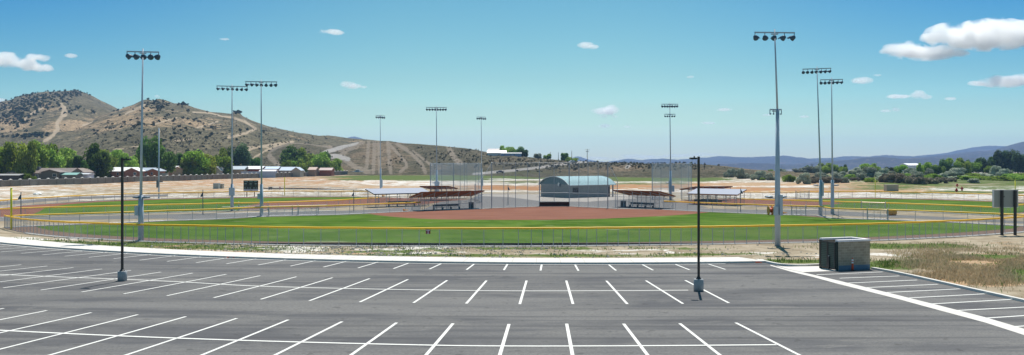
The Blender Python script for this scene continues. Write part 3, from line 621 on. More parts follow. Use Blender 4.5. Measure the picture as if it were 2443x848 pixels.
def fence(name, label, L, h=1.8, step=3.05, cap=True, group=None, mid=False, r=.035, hs=None, capr=.10, toprail=True, posts=None, cat='fence'):
    o0 = L[0]; root = empty(name, (o0.x, o0.y, 0)); tag(root, label, cat, group)
    S = smooth_line(L, step); S = [Vector((p.x-o0.x, p.y-o0.y, 0)) for p in S]
    hh = [hs(i/(len(S)-1)) for i in range(len(S))] if hs else [h]*len(S)
    for p, q in zip(posts or S, hh if not posts else [h]*len(posts)):
        o = bpy.data.objects.new('post', post_mesh(q, r)); COL.objects.link(o); o.parent = root; o.location = (p.x, p.y, 0)
    wire_panel('wire_mesh', S, .05, h, M['mesh'], root, hh)
    mb = MB()
    for i in range(len(S)-1):
        a, b = S[i].copy(), S[i+1].copy(); a.z = hh[i]; b.z = hh[i+1]; a.z += .012*math.sin(i*2.1); b.z += .012*math.sin((i+1)*2.1); mb.tube(a, b, capr if cap else .025, n=8, cap=(i in (0, len(S)-2)))
    if cap: mb.build('top_cap', M['yellow'], root, True)
    else: mb.build('top_rail', M['rail'], root, True)
    mb = MB()
    for i in range(len(S)-1): mb.tube(S[i]+Vector((0,0,.07)), S[i+1]+Vector((0,0,.07)), .022, n=6, cap=False)
    mb.build('bottom_rail', M['post'], root)
    if mid:
        mb = MB()
        for i in range(len(S)-1): mb.tube(S[i]+Vector((0,0,h*.5)), S[i+1]+Vector((0,0,h*.5)), .022, n=6, cap=False)
        mb.build('middle_rail', M['rail'], root)
    return root
fence('outfield_fence', 'long curved chain link fence with thick yellow cap rail beside the car park weeds', ARCF, hs=lambda t: lerp(1.6, 1.85, min(1, t*3.2)))
fence('foul_line_fence', 'yellow capped fence along the left edge of the front ball field', FL1, 1.5)
fence('foul_line_fence', 'yellow capped fence with a jog along the right edge of the front ball field', FR1, 1.5)
fence('foul_line_fence', 'yellow capped fence between the left grey path and the left ball field', F2N, 1.37)
fence('outfield_fence', 'far orange capped fence in front of the bare dirt bank on the left', F2F, 1.35, capr=.11)
fence('foul_line_fence', 'yellow capped fence between the right grey path and the right ball field', F3N, 1.35)
fence('outfield_fence', 'short curved yellow capped fence at the right picture edge behind the sign board', F3X, 1.35)
fence('outfield_fence', 'far yellow capped fence behind the grass of the right ball field', F3F, 1.5, capr=.11)
fence('service_fence', 'thin grey topped far fence behind the yellow foul pole on the left', GP([(640,455),(700,455.3),(760,456.5),(820,458.5),(880,461.5)]), 1.25, cap=False, step=6)
def gate(name, label, a, b, h, n=3):
    o0 = a; root = empty(name, (a.x, a.y, 0)); tag(root, label, 'gate', 'gates in the field fences'); d = b-a
    for p in (Vector((0,0,0)), d):
        o = bpy.data.objects.new('post', post_mesh(h+.15, .06)); COL.objects.link(o); o.parent = root; o.location = p
    mb = MB(); u = Vector((0,0,1)); e = d*.03
    for z in (.12, h*.55, h-.02): mb.tube(e+u*z, d-e+u*z, .03, n=6)
    for k in range(n+1): mb.tube(e+(d-2*e)*(k/n)+u*.12, e+(d-2*e)*(k/n)+u*(h-.02), .03, n=6)
    mb.build('gate_frame', M['rail'], root)
    wire_panel('wire_mesh', [e+Vector((.02,.02,0)), d-e+Vector((.02,.02,0))], .12, h, M['mesh'], root)
gate('gate', 'grey gate in the left path fence beside the tall pole nearest the scoreboard', G(640,516.4)+Vector((.1,-.12,0)), G(697,515)+Vector((.1,-.12,0)), 1.5)
gate('gate', 'grey gate with rails where the left path meets the plaza', G(712,514.6)+Vector((0,-.12,0)), G(760,513.4)+Vector((0,-.12,0)), 1.55)
gate('gate', 'grey gate in the left ball field fence below the scoreboard', G(570,503.2)+Vector((0,-.12,0)), G(640,501.8)+Vector((0,-.12,0)), 1.4)
gate('gate', 'grey gate in the far fence behind the tall light poles on the right', G(1898,474.8)+Vector((0,-.15,0)), G(1930,474.4)+Vector((0,-.15,0)), 1.75)
gate('gate', 'grey gate in the front field fence right of the orange spool', G(1888,513.2)+Vector((0,-.12,0)), G(1922,514.3)+Vector((0,-.12,0)), 1.5)
gate('gate', 'wide grey double gate in the right path fence beside the orange barrel', G(2068,523.6)+Vector((0,-.12,0)), G(2117,525.2)+Vector((0,-.12,0)), 1.5)
gate('gate', 'wide grey gate in the right ball field fence behind the orange barrel', G(2054,500.9)+Vector((0,-.12,0)), G(2112,502.8)+Vector((0,-.12,0)), 1.4)

# ------------------------------------------------------------------ backstops
def backstop(label, pts, tall, ys, rails, kick=None, mesh='net', thick=()):
    P = [G(*p) for p in pts]; o0 = P[0]; root = empty('backstop', (o0.x, o0.y, 0)); tag(root, label, 'backstop')
    Q = [p-o0 for p in P]
    hs = []
    for i, (p, q) in enumerate(zip(P, Q)):
        h = ZatY(ys[i] if isinstance(ys, (list, tuple)) else ys, p.y); hs.append(h)
        o = bpy.data.objects.new('post', post_mesh(h, .095 if i in thick else .05)); COL.objects.link(o); o.parent = root; o.location = q
    wire_panel('netting', Q, .05, 1, M[mesh], root, hs)
    mb = MB()
    for i in range(len(Q)-1):
        a, b = Q[i].copy(), Q[i+1].copy(); a.z = hs[i]-.06; b.z = hs[i+1]-.06; mb.tube(a, b, .03, n=6)
        for z in rails: mb.tube(Q[i]+Vector((0,0,z)), Q[i+1]+Vector((0,0,z)), .035, n=6)
    mb.build('rail', M['rail'], root)
    if kick:
        i, j = kick; d = Q[j]-Q[i]; n_ = Vector((d.y, -d.x, 0)).normalized()*.14
        MB().bar(Q[i]+n_+Vector((0,0,.42)), Q[j]+n_+Vector((0,0,.42)), .06, .78).build('kick_board', M['brown'], root)
        MB().bar(Q[i]+n_+Vector((0,0,.85)), Q[j]+n_+Vector((0,0,.85)), .16, .07).build('board_cap', M['concrete'], root)
    return root
backstop('tall wire backstop with a dark brown kick board in front of the teal roofed building',
   [(1133,499.2),(1150,498.4),(1173,497),(1202,495.8),(1230,494.8),(1259,493.8),(1287,492.8),(1322,492.6),(1358,492.4),(1381,493.8),(1403,494.9),(1427,495.8),(1450,497.1),(1473,498.3)],
   0, [440,425,388.5,389,389,388.5,388,388,388,388.3,388.3,388.3,386,430], (2.6,), (6, 8), mesh='netlight', thick=(2,6,8,12))
backstop('tall wire backstop of the left field standing behind the rust coloured dugout', [(1027,478.5),(1054,476.5),(1082,474.5),(1098,474),(1108,473.6),(1114,473.4),(1135,475),(1142,478),(1149,483)], 0, 389.5, (2.4,), thick=(0,2,8))
backstop('tall wire backstop of the right field behind the black lamp post', [(1556,476),(1577,475),(1597,474.5),(1625,474),(1643,478),(1650,483)], 0, 390.5, (2.4,), thick=(0,))

# ------------------------------------------------------------------ dugouts
def dugout(label, a, b, depth, zl, zh, low_front, roofmats, nposts=5, skew=0.0, side=1, meshback=True):
    a = Vector((a[0], a[1], 0)); b = Vector((b[0], b[1], 0)); d = b-a; L_ = d.length; u = d.normalized(); v = Vector((-u.y, u.x, 0))*side
    root = empty('dugout', (a.x, a.y, 0)); tag(root, label, 'dugout', 'open sided dugouts of the ball fields')
    zf, zb = (zl, zh) if low_front else (zh, zl); up = Vector((0,0,1)); s = u*skew
    c = [-u*.3-v*.3+up*zf, d+u*.3-v*.3+up*zf, d+u*.3+v*(depth+.3)+up*zb+s, -u*.3+v*(depth+.3)+up*zb+s]
    t = up*.10
    mb = MB().add([p+t for p in c], [(0,1,2,3) if side > 0 else (3,2,1,0)]); mb.build('roof_sheet', M[roofmats[0]], root)
    mb = MB().add([p+t*.75 for p in c]+[p-t*.9 for p in c], [(7,6,5,4) if side > 0 else (4,5,6,7),(0,4,5,1),(1,5,6,2),(2,6,7,3),(3,7,4,0)]); rf = mb.build('roof_deck', M[roofmats[1]], root)
    for k in range(nposts+1):
        x = u*(L_*k/nposts*.98+.01*L_)
        for (w_, z) in ((0, zf), (depth, zb)):
            fr = w_/depth
            MB().bar(x+v*w_+s*fr*.98, x+v*w_+s*fr*.98+up*(lerp(zf, zb, (w_+.3)/(depth+.6))-.06), .09, .09, up=(1,0,0)).build('post', M['post'], root)
    mb = MB()
    for k in range(nposts+1):
        x = u*(L_*k/nposts*.98+.01*L_)
        mb.bar(c[0]+(c[1]-c[0])*((.3+x.length)/(L_+.6))-up*.15, c[3]+(c[2]-c[3])*((.3+x.length)/(L_+.6))-up*.15, .07, .12)
    mb.build('rafters', M['post'], root)
    wire_panel('wire_mesh', [Vector((0,0,0)), d], .05, 2.0, M['mesh'], root)
    mb = MB()
    for z in (.08, 1.05, 2.0): mb.tube(up*z, d+up*z, .025, n=6)
    mb.build('front_rail', M['post'], root)
    if meshback:
        wire_panel('back_mesh', [v*depth+s, d+v*depth+s], .05, 2.0, M['mesh'], root)
    return root, a, u, v, L_
D1 = dugout('rust undersided dugout on the left of the front infield', (-15.7,156.2), (-5.4,164.2), 3.3, 2.25, 3.25, False, ('rooftop','rust'))
D2 = dugout('rust undersided dugout right of the teal roofed building', (19.4,170.0), (26.7,162.7), 4.2, 2.2, 3.15, False, ('rooftop','rust'))
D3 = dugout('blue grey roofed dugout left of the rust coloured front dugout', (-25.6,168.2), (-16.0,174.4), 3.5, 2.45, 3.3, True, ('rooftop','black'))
D4 = dugout('blue grey roofed dugout right of the black lamp post', (35.3,179.9), (43.4,174.1), 4.2, 2.1, 3.0, True, ('rooftop','rust'))
D5 = dugout('farthest rust coloured dugout roof seen through the left backstop', (XatY(1004,196),196), (XatY(1066,197),197), 3.6, 2.5, 3.15, False, ('rooftop','rust'), skew=2.6)
D6 = dugout('far rust coloured dugout roof above the blue grey one on the right', (XatY(1662,194),194.5), (XatY(1745,196),196.5), 3.6, 2.4, 3.1, False, ('rooftop','rust'), skew=-1.8)
def bench(label, a, u, v, off, start, length, back=True, nleg=4):
    root = empty('team_bench', (a+u*start+v*off)); root.rotation_euler = (0, 0, math.atan2(u.y, u.x)); tag(root, label, 'bench', 'dark player benches in the dugouts')
    sgn = 1 if (Vector((-u.y, u.x, 0)).dot(v) > 0) else -1
    MB().box(0, length, -.2, .2, .43, .48).build('seat', M['bench'], root)
    MB().box(0, length, sgn*.22-.03, sgn*.22+.03, .62, 1.0).build('backrest', M['bench'], root)
    for k in range(nleg):
        x = lerp(.1, length-.1, k/(nleg-1)); mb = MB().box(x-.06, x+.06, -.2, .2, 0, .43); mb.box(x-.05, x+.05, sgn*.2-.04, sgn*.2+.04, .43, 1.0); mb.build('leg', M['bench'], root)
for D, lb, st, ln, of in ((D1, 'dark bench with backrest inside the left rust coloured dugout', 3.0, 5.6, .8), (D2, 'dark bench with backrest inside the dugout right of the building', 2.9, 5.4, .8),
        (D3, 'dark bench inside the blue grey roofed dugout on the left', 3.2, 5.6, 1.0), (D4, 'dark bench inside the blue grey roofed dugout on the right', .8, 5.8, .6), (D4, 'second dark bench behind the first in the right blue grey dugout', .9, 3.6, 3.6)):
    bench(lb, D[1], D[2], D[3], of, st, ln)
def cabinet(name, label, cat, loc, w_, d, h, mat, group=None, rz=0, cap=True):
    root = empty(name, loc, rz); tag(root, label, cat, group)
    b_ = MB().box(-w_/2, w_/2, -d/2, d/2, 0, h).build('body', M[mat], root)
    MB().box(-w_/2-.03, w_/2+.03, -d/2-.03, d/2+.03, h, h+.06).build('lid', M[mat if not cap else 'post'], root)
    MB().box(-w_*.42, w_*.42, -d/2-.02, -d/2-.002, .08, h*.92).build('door', M[mat], root); return root
cabinet('equipment_locker', 'dark upright locker at the right end of the left rust dugout', 'locker', D1[1]+D1[2]*11.2+D1[3]*.9, .9, .6, 1.15, 'bench')
cabinet('equipment_locker', 'dark upright locker at the left end of the dugout right of the building', 'locker', D2[1]+D2[2]*1.3+D2[3]*.9, 1.0, .6, 1.15, 'bench')

# ------------------------------------------------------------------ concession building with the arched roof
def concession():
    c = G(1358.2, 472.6); u = Vector((.828,.56,0)); v = Vector((-.62,.785,0)).normalized(); v = Vector((-u.y, u.x, 0)); Lb, Wb = 13.6, 11.4
    root = empty('concession_building', c, math.atan2(u.y, u.x)); tag(root, 'grey block building with a barrel shaped teal metal roof behind the backstop', 'building')
    he, ha = 3.1, 4.95
    def arch(t): return he + (ha-he)*(1-(2*t-1)**2)**.75
    n = 18; mb = MB()
    mb.box(0, Lb-1.9, 0, Wb, 0, he); mb.box(Lb-1.9, Lb, 1.4, Wb, 0, he); wl = uv_auto(mb.build('wall', M['bwall'], root))
    mb = MB().box(Lb-1.9, Lb, 1.36, 1.395, .05, 2.3); mb.build('recess_panel', M['dark'], root)  # plain dark sheet across the back of the corner recess
    mb = MB().box(Lb-.28, Lb-.02, .02, .28, 0, he); mb.build('corner_column', M['bwall'], root); uv_auto(root.children[-1])
    for x in (0.0, Lb-.16):                        # curved gables
        mb = MB(); fr = [(x, Wb*t, arch(t)-.03) for t in np.linspace(0, 1, n+1)]; bk = [(x+.16, p[1], p[2]) for p in fr]
        mb.poly([(x, 0, he)]+fr[1:-1]+[(x, Wb, he)]); mb.poly(([(x+.16, 0, he)]+bk[1:-1]+[(x+.16, Wb, he)])[::-1]); mb.build('gable_panel', M['gable'], root)
    mb = MB(); ov = .45; T = np.linspace(-.035, 1.035, n+3)
    def rz_(t): tt = min(1, max(0, t)); return arch(tt) - (.16 if (t < 0 or t > 1) else 0)
    A = [Vector((-ov, Wb*t, rz_(t))) for t in T]; B = [Vector((Lb+ov, Wb*t, rz_(t))) for t in T]
    mb.strip(B, A); o = mb.build('roof', M['teal'], root); uv = o.data.uv_layers.new(name='UVMap')
    for lp in o.data.loops: cc = o.data.vertices[lp.vertex_index].co; uv.data[lp.index].uv = (cc.x, cc.y)
    mb = MB(); A2 = [p-Vector((0,0,.07)) for p in A]; B2 = [p-Vector((0,0,.07)) for p in B]; mb.strip(A2, B2); mb.build('soffit', M['gable'], root)
    mb = MB()
    for L_ in (A, B):
        for p, q in zip(L_, L_[1:]): mb.bar(p-Vector((0,0,.03)), q-Vector((0,0,.03)), .05, .16)
    mb.bar(A[0]-Vector((0,.03,.05)), B[0]-Vector((0,.03,.05)), .08, .14); mb.build('fascia', M['rail'], root)
    wn = MB().box(1.0, 2.8, -.03, .02, 1.15, 2.35).build('serving_window', M['dark'], root)
    MB().box(.9, 2.9, -.32, .0, 1.02, 1.12).build('counter_shelf', M['rail'], wn)
    vt = MB(); vt.tube((-.05, Wb*.36, 3.1), (.0, Wb*.36, 3.1), .42, n=8); vt.build('vent', M['whitep'], root)
    MB().box(-.16, -.02, Wb*.29, Wb*.33, 2.6, 3.2).build('wall_lamp', M['fix'], root)
concession()

# ------------------------------------------------------------------ sports lighting poles
def lamp_mesh():
    mb = MB(); mb.lathe([(.10,.10),(.20,.02),(.30,-.32),(.31,-.36)], 12)
    n = 12; k = len(mb.v); R0, R1 = .315, .36; za, zb = -.34, -.86
    vs_ = []; 
    for z, r in ((za, R0), (zb, R1)):
        for i in range(n+1):
            t = math.pi*(i/n); vs_.append((-r*math.cos(t)*1.0, r*math.sin(t), z if z == za else z+.34*(1-math.sin(t))))
    fs = [(i, i+1, n+2+i, n+1+i) for i in range(n)]; mb.add(vs_, fs)
    return mb
def mesh_of(mb, name, mat):
    me = bpy.data.meshes.new(name); me.from_pydata(mb.v, [], mb.f); me.update(); me.materials.append(mat); return me
LAMP = mesh_of(lamp_mesh(), 'lamp', M['fix']); LENS = mesh_of(MB().lathe([(.29,-.362),(.29,-.37)], 12), 'lens', M['lens'])
STEM = mesh_of(MB().box(-.03,.03,-.03,.03,-.02,.32), 'stem', M['fix'])
def light_pole(label, px, py, top, lamps=7, barlen=5.6, ang=0.0, aim=90, second=None, box=None, horns=None, lean=0.0, r0=.29, rl=None, ls=1.0, tall_low=None, tiltbar=0.0):
    p = G(px, py); h = ZatY(top, p.y)
    root = empty('light_pole', p); tag(root, label, 'light pole', 'tall sports lighting poles round the ball fields')
    low = ZatY(tall_low, p.y) if tall_low else 6.5
    rl = rl or r0*.82; MB().lathe([(r0, -.3), (lerp(r0, rl, .3), low*.4), (rl, low)], 16).build('concrete_base', M['steel'], root, True)
    L2 = lean*p.y/F
    MB().tube((0,0,low-.6), (L2, 0, h+.25), rl*.62, .065, 14).build('shaft', M['steel'], root, True)
    def arm(z, n_, bl, x0, sc_=1.0):
        a = R(ang); u = Vector((math.cos(a), math.sin(a), 0)); c = Vector((x0, 0, z)); ti = Vector((0,0,bl/2*math.tan(R(tiltbar))))
        cb = MB().bar(c-u*bl/2-ti, c+u*bl/2+ti, .10, .14).build('crossarm', M['steel'], root)
        MB().bar(c-u*.35+Vector((0,0,-.16)), c+u*.35+Vector((0,0,-.16)), .22, .10).build('arm_bracket', M['steel'], root)
        for k in range(n_):
            f_ = (k/(n_-1)-.5)*2
            lp = bpy.data.objects.new('lamp', LAMP); COL.objects.link(lp); lp.parent = root
            ad = R(aim + f_*42 + random.uniform(-6, 6)); tilt = R(random.uniform(62, 74))
            dirv = Vector((math.cos(ad)*math.sin(tilt), math.sin(ad)*math.sin(tilt), -math.cos(tilt)))
            qn = (-dirv).to_track_quat('Z', 'Y'); lp.location = c+u*(bl/2*f_*.97)+ti*f_+Vector((0,0,-.42))
            zax = -dirv; yax = (Vector((0,0,1)) - zax*zax.z).normalized(); xax = yax.cross(zax); lp.scale = (.84*sc_,)*3; lp.rotation_euler = Matrix((xax, yax, zax)).transposed().to_euler()
            ln = bpy.data.objects.new('lens', LENS); COL.objects.link(ln); ln.parent = lp
            st = bpy.data.objects.new('stem', STEM); COL.objects.link(st); st.parent = root; st.location = c+u*(bl/2*f_*.97)+ti*f_+Vector((0,0,-.36))
    arm(h-.1, lamps, barlen, L2, ls)
    if second:
        y2, n2, bl2 = second; z2 = ZatY(y2, p.y); arm(z2, n2, bl2, L2*z2/h, .32 if bl2 < 2 else .75)
    for (x0, x1, ya, yb_) in (box or []):
        z0, z1 = ZatY(yb_, p.y), ZatY(ya, p.y); X0, X1 = (x0-px)*p.y/F, (x1-px)*p.y/F
        MB().box(X0, X1, -r0-.22, -r0*.2, z0, z1).build('control_box', M['steel'], root)
    for (dx, yy) in (horns or []):
        z = ZatY(yy, p.y); X0 = dx*p.y/F; s = 1 if X0 > 0 else -1
        mb = MB(); mb.lathe([(.05,0),(.42,.08),(.44,.16),(.30,.22)], 12, (X0, -.1, z)); mb.bar((0,0,z+.02), (X0, -.1, z+.02), .05, .05); mb.build('speaker', M['fix'], root, False)
    return root
light_pole('tall light pole nearest the left, standing at the weeds outside the yellow fence', 336, 575, 122, 5, 3.3, 20, 100, ls=1.25, box=[(325.5,333,491,514)], horns=[(-9,474),(14,474)], lean=5, tall_low=467, r0=.31, tiltbar=1)
light_pole('tall light pole left of the scoreboard, seen just left of its neighbour', 553.6, 504, 205, 7, 5.7, -8, 95, box=[(548,560.5,448,467)], lean=0, tall_low=440, tiltbar=-2)
light_pole('tall light pole just right of the scoreboard', 624, 517, 194, 7, 5.3, -10, 95, box=[(616,623,462,475)], lean=-1, tall_low=440, tiltbar=-1.5)
light_pole('small far light pole above the dirt tracks of the bare hill', 908, 459, 276, 5, 2.7, 35, 60, box=[(908,913,428,448)], lean=-1, r0=.25)
light_pole('far light pole rising behind the left backstop netting', 1042, 472, 256, 8, 4.8, 3, 90, box=[(1037,1048,433,458)], horns=[(-6,438),(6,438)], r0=.26, lean=-1)
light_pole('farthest thin light pole right of the left backstop', 1149, 457, 279, 5, 2.7, 20, 60, box=[(1149,1153,425,444)], r0=.24, lean=-1)
light_pole('light pole with two lamp bars behind the right backstop netting', 1600, 478, 248, 7, 3.7, 5, 90, second=(273,5,2.4), box=[(1595,1598,432,458),(1603,1608,443,458)], horns=[(-8,438)], r0=.28, lean=-2)
light_pole('tallest and nearest light pole with five big lamps and a small lower bar', 1855, 587, 76, 5, 4.1, -3, 90, ls=1.15, second=(262,4,1.2), box=[(1845,1853.5,492,514),(1857,1864,465,514)], horns=[(-21,473),(12,473)], lean=-7, tall_low=262, r0=.31, rl=.175, tiltbar=-1)
light_pole('left one of the two tall light poles standing close together on the right', 1958, 515, 163, 7, 5.0, 12, 100, box=[(1959,1963,435,468)], horns=[(-12,444)], lean=-9, tall_low=430, tiltbar=3)
light_pole('right one of the two tall light poles standing close together on the right', 1986, 511, 189, 6, 4.0, 10, 100, box=[(1981.5,1984,436,468)], horns=[(9,444)], lean=-2, tall_low=430, tiltbar=2)
light_pole('thin far light pole in front of the block wall left of the big dark tree', 378.5, 474, 252, 0, 0, 0, box=[(374.5,378,431,448)], horns=[(9,434)], r0=.2) if False else None
p = G(379, 474); fp = empty('slim_pole', p); tag(fp, 'slim grey pole in front of the block wall left of the two tall poles', 'pole')
MB().lathe([(.2,-.2),(.19,6),(.13,ZatY(306,p.y))], 10).build('shaft', M['steel'], fp, True); MB().box(-.42, -.08, -.45, -.1, ZatY(448,p.y), ZatY(431,p.y)).build('control_box', M['dkbox'], fp)
MB().bar((0,0,ZatY(434,p.y)), (.9,0,ZatY(434,p.y)), .1, .25).build('speaker_arm', M['fix'], fp)

# ------------------------------------------------------------------ car park lamp posts
def lamp_post(label, px, py, top, arm, basew, htop):
    p = LP(px, py); root = empty('lamp_post', p); tag(root, label, 'lamp post', 'black lamp posts in the car park'); s = p.y/F
    hb = (py-htop)*s*1.0; r = basew*s/2; h = ZatY(top, p.y)-p.z
    MB().lathe([(r,-.1),(r,hb-.03),(r-.03,hb)], 28).build('concrete_footing', M['base'], root, True)
    MB().lathe([(.17,hb),(.17,hb+.05),(.11,hb+.10),(.10,hb+.16)], 16).build('base_plate', M['black'], root)
    MB().bar((0,0,hb+.1), (0,0,h), .135, .135, up=(0,1,0)).build('shaft', M['black'], root)
    MB().bar((0,0,h-.12), (arm*.35,.0,h-.12), .07, .07).build('arm', M['black'], root)
    hd = MB().box(min(0,arm)*1.0 if arm < 0 else .15, arm if arm > 0 else -.15, -.17, .17, h-.17, h-.06).build('lamp_head', M['black'], root)
    MB().box((arm*.35), (arm*.9), -.13, .13, h-.18, h-.172).build('lens', M['lens'], hd) if arm > 0 else MB().box((arm*.9), (arm*.35), -.13, .13, h-.18, h-.172).build('lens', M['lens'], hd)
    MB().tube((arm*.5,0,h-.07), (arm*.5,0,h+.03), .04, n=8).build('photocell', M['black'], root)
lamp_post('black lamp post on a round concrete footing in the left half of the car park', 291.7, 670.5, 377, .55, 21, 647)
lamp_post('black lamp post on a round concrete footing at the right end of the stalls', 1666.7, 694.5, 374, -.55, 23.5, 666)

# ------------------------------------------------------------------ trash enclosure and delineator
def enclosure():
    a = LP(1999.7, 646); b = LP(2075.6, 642.7); u = (b-a); u.z = 0; Lw = u.length; u.normalize(); v = Vector((-u.y, u.x, 0)); rz = math.atan2(u.y, u.x)
    z0 = a.z; D = 2.1; Hh = ZatY(578, a.y)-z0
    root = empty('trash_enclosure', (a.x, a.y, z0), rz); tag(root, 'roofless grey block trash enclosure with dark slatted gates and pale cap', 'enclosure')
    o = MB().box(0, Lw, 0, .2, -.3, Hh).box(Lw-.2, Lw, .2, D-.2, -.3, Hh).box(0, Lw, D-.2, D, -.3, Hh).build('wall', M['enc'], root); uv_auto(o)
    MB().box(.05, Lw+.0, -.006, .0, -.25, .36).build('painted_plinth', M['stainb'], root)
    mb = MB().box(-.04, Lw+.04, -.05, .30, Hh, Hh+.15).box(Lw-.30, Lw+.04, .30, D-.30, Hh, Hh+.15).box(-.04, Lw+.04, D-.30, D+.05, Hh, Hh+.15); mb.build('cap', M['cap'], root)
    for y in (-.01, D-.17): MB().box(-.13, -.004, y, y+.16, -.05, Hh+.02).build('gate_post', M['gate'], root)
    for y0, y1 in ((.19, D/2-.02), (D/2+.02, D-.18)):
        g = MB().box(-.14, -.08, y0, y1, .12, Hh-.06).build('gate_leaf', M['gate'], root); uv_auto(g)
        mb = MB().box(-.17, -.145, y0, y0+.07, .1, Hh-.04).box(-.17, -.145, y1-.07, y1, .1, Hh-.04).box(-.17, -.145, y0+.07, y1-.07, Hh-.11, Hh-.04).box(-.17, -.145, y0+.07, y1-.07, .1, .17)
        mb.build('frame', M['black'], g)
    MB().box(-.26, -.175, D/2-.28, D/2-.2, -.02, 1.05).build('drop_bolt', M['black'], root)
    MB().lathe([(.05,0),(.05,.08)], 8, (-.22, D/2-.24, 1.0)).build('latch', M['rail'], root)
    # a dumpster lid shape inside, in shade
enclosure()
p = LP(2031.3, 645.6); p = p + Vector((0,-.22,0)); p.z = float(lotz(p.x, p.y))
dl = empty('delineator', p); tag(dl, 'orange traffic delineator post with two white bands before the block enclosure', 'traffic cone')
MB().lathe([(.20,0),(.20,.04),(.10,.06)], 12).build('rubber_base', M['black'], dl)
MB().lathe([(.095,.05),(.075,.45),(.06,.88),(.03,.93),(.045,.97)], 14).build('post', M['orange'], dl, True)
for z in (.55, .74): MB().lathe([(.078,z),(.070,z+.13)], 14).build('reflective_band', M['reflect'], dl, True)

# ------------------------------------------------------------------ scoreboards, signs, foul poles, small things
def scoreboard():
    p = G(598.5, 470); root = empty('scoreboard', p); tag(root, 'black scoreboard on two rust coloured legs beyond the left field', 'scoreboard'); s = p.y/F
    X0, X1 = -17.3*s, 17.3*s; zt, zm, zb = ZatY(431,p.y), ZatY(452,p.y), ZatY(457,p.y)
    MB().box(X0, X1, -.12, .12, zm, zt).build('panel', M['black'], root)
    MB().box(X0, X1, -.12, .12, zb, zm-.004).build('sponsor_strip', plain('lilac_strip', (.50,.50,.66), .5), root)
    m = plain('board_print', (.30,.42,.44), .5); mb = MB(); W_ = X1-X0
    def cell(u0, u1, v0, v1): mb.box(X0+W_*u0, X0+W_*u1, -.135, -.123, zt-(zt-zm)*v1, zt-(zt-zm)*v0)
    for i in range(16): 
        if i not in (5, 11): cell(.06+i*.055, .06+i*.055+.038, .08, .17)
    for u_ in (.07, .42, .77): cell(u_, u_+.16, .34, .42)
    for u_ in (.06, .24, .42, .68, .84): cell(u_, u_+.10, .82, .90)
    mb.build('lettering', m, root)
    m2 = plain('dim_digits', (.10,.12,.10), .4); mb = MB()
    for u_ in (.09, .44, .80):
        for k in range(2):
            a = X0+W_*(u_+k*.065); b = a+W_*.045; t_ = zt-(zt-zm)*.47; c_ = zt-(zt-zm)*.72; w_ = .05
            mb.box(a, b, -.135, -.123, t_-w_, t_); mb.box(a, b, -.135, -.123, c_, c_+w_); mb.box(a, a+w_, -.135, -.123, c_+w_, t_-w_); mb.box(b-w_, b, -.135, -.123, c_+w_, t_-w_)
    mb.build('digits', m2, root)
    mb = MB()
    for k in range(6): x = X0+W_*(.42+k*.03); mb.box(x, x+W_*.018, -.135, -.123, zb+(zm-zb)*.3, zb+(zm-zb)*(.55+.15*(k % 2)))
    mb.build('small_print', M['dkbox'], root)
    lg = plain('rusty_leg', (.20,.09,.06), .8)
    for x in (589-598.5, 607-598.5): MB().box(x*s-.09, x*s+.09, -.06, .06, -.1, zb).build('leg', lg, root)
scoreboard()
p = G(2401, 561.5); root = empty('scoreboard', p); tag(root, 'back of a grey scoreboard on two black legs at the right fence', 'scoreboard'); s = p.y/F
za, zb = ZatY(454.5,p.y), ZatY(494.5,p.y); root.rotation_euler = (0,0,R(6))
pn = MB().box(-30*s, 31*s, .12, .34, zb, za).build('panel', plain('back_sheet', (.30,.32,.31), .6, .1, .3, .06), root)
mb = MB().box(-31*s, 32*s, .10, .36, za, za+.06).box(-31*s, 32*s, .10, .36, zb-.06, zb); 
for x in (-30.6, 31.2): mb.box(x*s-.03, x*s+.03, .10, .36, zb, za)
mb.build('trim', M['cap'], root)
for x in (-11.5, 22): MB().box(x*s-.13, x*s+.13, -.13, .10, -.2, za+.02).build('leg', M['black'], root)
MB().tube((-4*s,.105,za-.75), (-4*s,.12,za-.75), .07, n=8).build('knockout', M['dark'], root)

def foul_pole(label, px, py, top, flag=True, col='lime', r=.055, low=0):
    p = G(px, py); root = empty('foul_pole', p); tag(root, label, 'foul pole', 'yellow foul poles'); h = ZatY(top, p.y)
    MB().lathe([(r,-.1),(r,h)], 10).build('shaft', M[col], root, True)
    MB().lathe([(r*1.2,h),(r*1.2,h+.05),(.01,h+.10)], 10).build('finial', M[col], root)
foul_pole('tall yellow foul pole at the far left corner of the front field', 27, 549, 450, r=.12)
foul_pole('yellow foul pole by the far fence right of the scoreboard', 679, 467, 424, r=.10)
foul_pole('pale yellow foul pole standing at the far fence on the right', 2088, 472, 431, r=.08)
foul_pole('yellow foul pole partly hidden behind the grey scoreboard back', 2422, 512, 431, r=.07)
def speaker_pole(label, px, py, top, fy, s_=-1):
    p = G(px, py); root = empty('speaker_pole', p); tag(root, label, 'speaker pole', 'slim dark poles carrying a small loudspeaker'); h = ZatY(top, p.y); z = ZatY(fy, p.y)
    MB().lathe([(.07,-.1),(.06,h)], 8).build('shaft', M['dkbox'], root)
    mb = MB().add([(s_*.05,-.1,z+.35),(s_*.30,-.2,z-.1),(s_*.30,.2,z-.1),(s_*.05,.1,z+.35),(s_*.05,-.1,z-.3),(s_*.34,-.2,z-.35),(s_*.34,.2,z-.35),(s_*.05,.1,z-.3)], [(0,1,2,3),(4,7,6,5),(0,4,5,1),(1,5,6,2),(2,6,7,3),(3,7,4,0)])
    mb.build('loudspeaker', M['fix'], root)
speaker_pole('slim dark pole with a small loudspeaker near the yellow foul pole on the left', 50, 530, 459, 471)
speaker_pole('slim dark pole with a small loudspeaker before the far dirt bank', 484, 512, 453, 465)
speaker_pole('slim dark pole with a loudspeaker left of the blue grey roofed dugout', 844, 504, 454, 464)
speaker_pole('slim dark pole before the blue grey roofed dugout on the right', 1767, 506, 450, 458, 1)
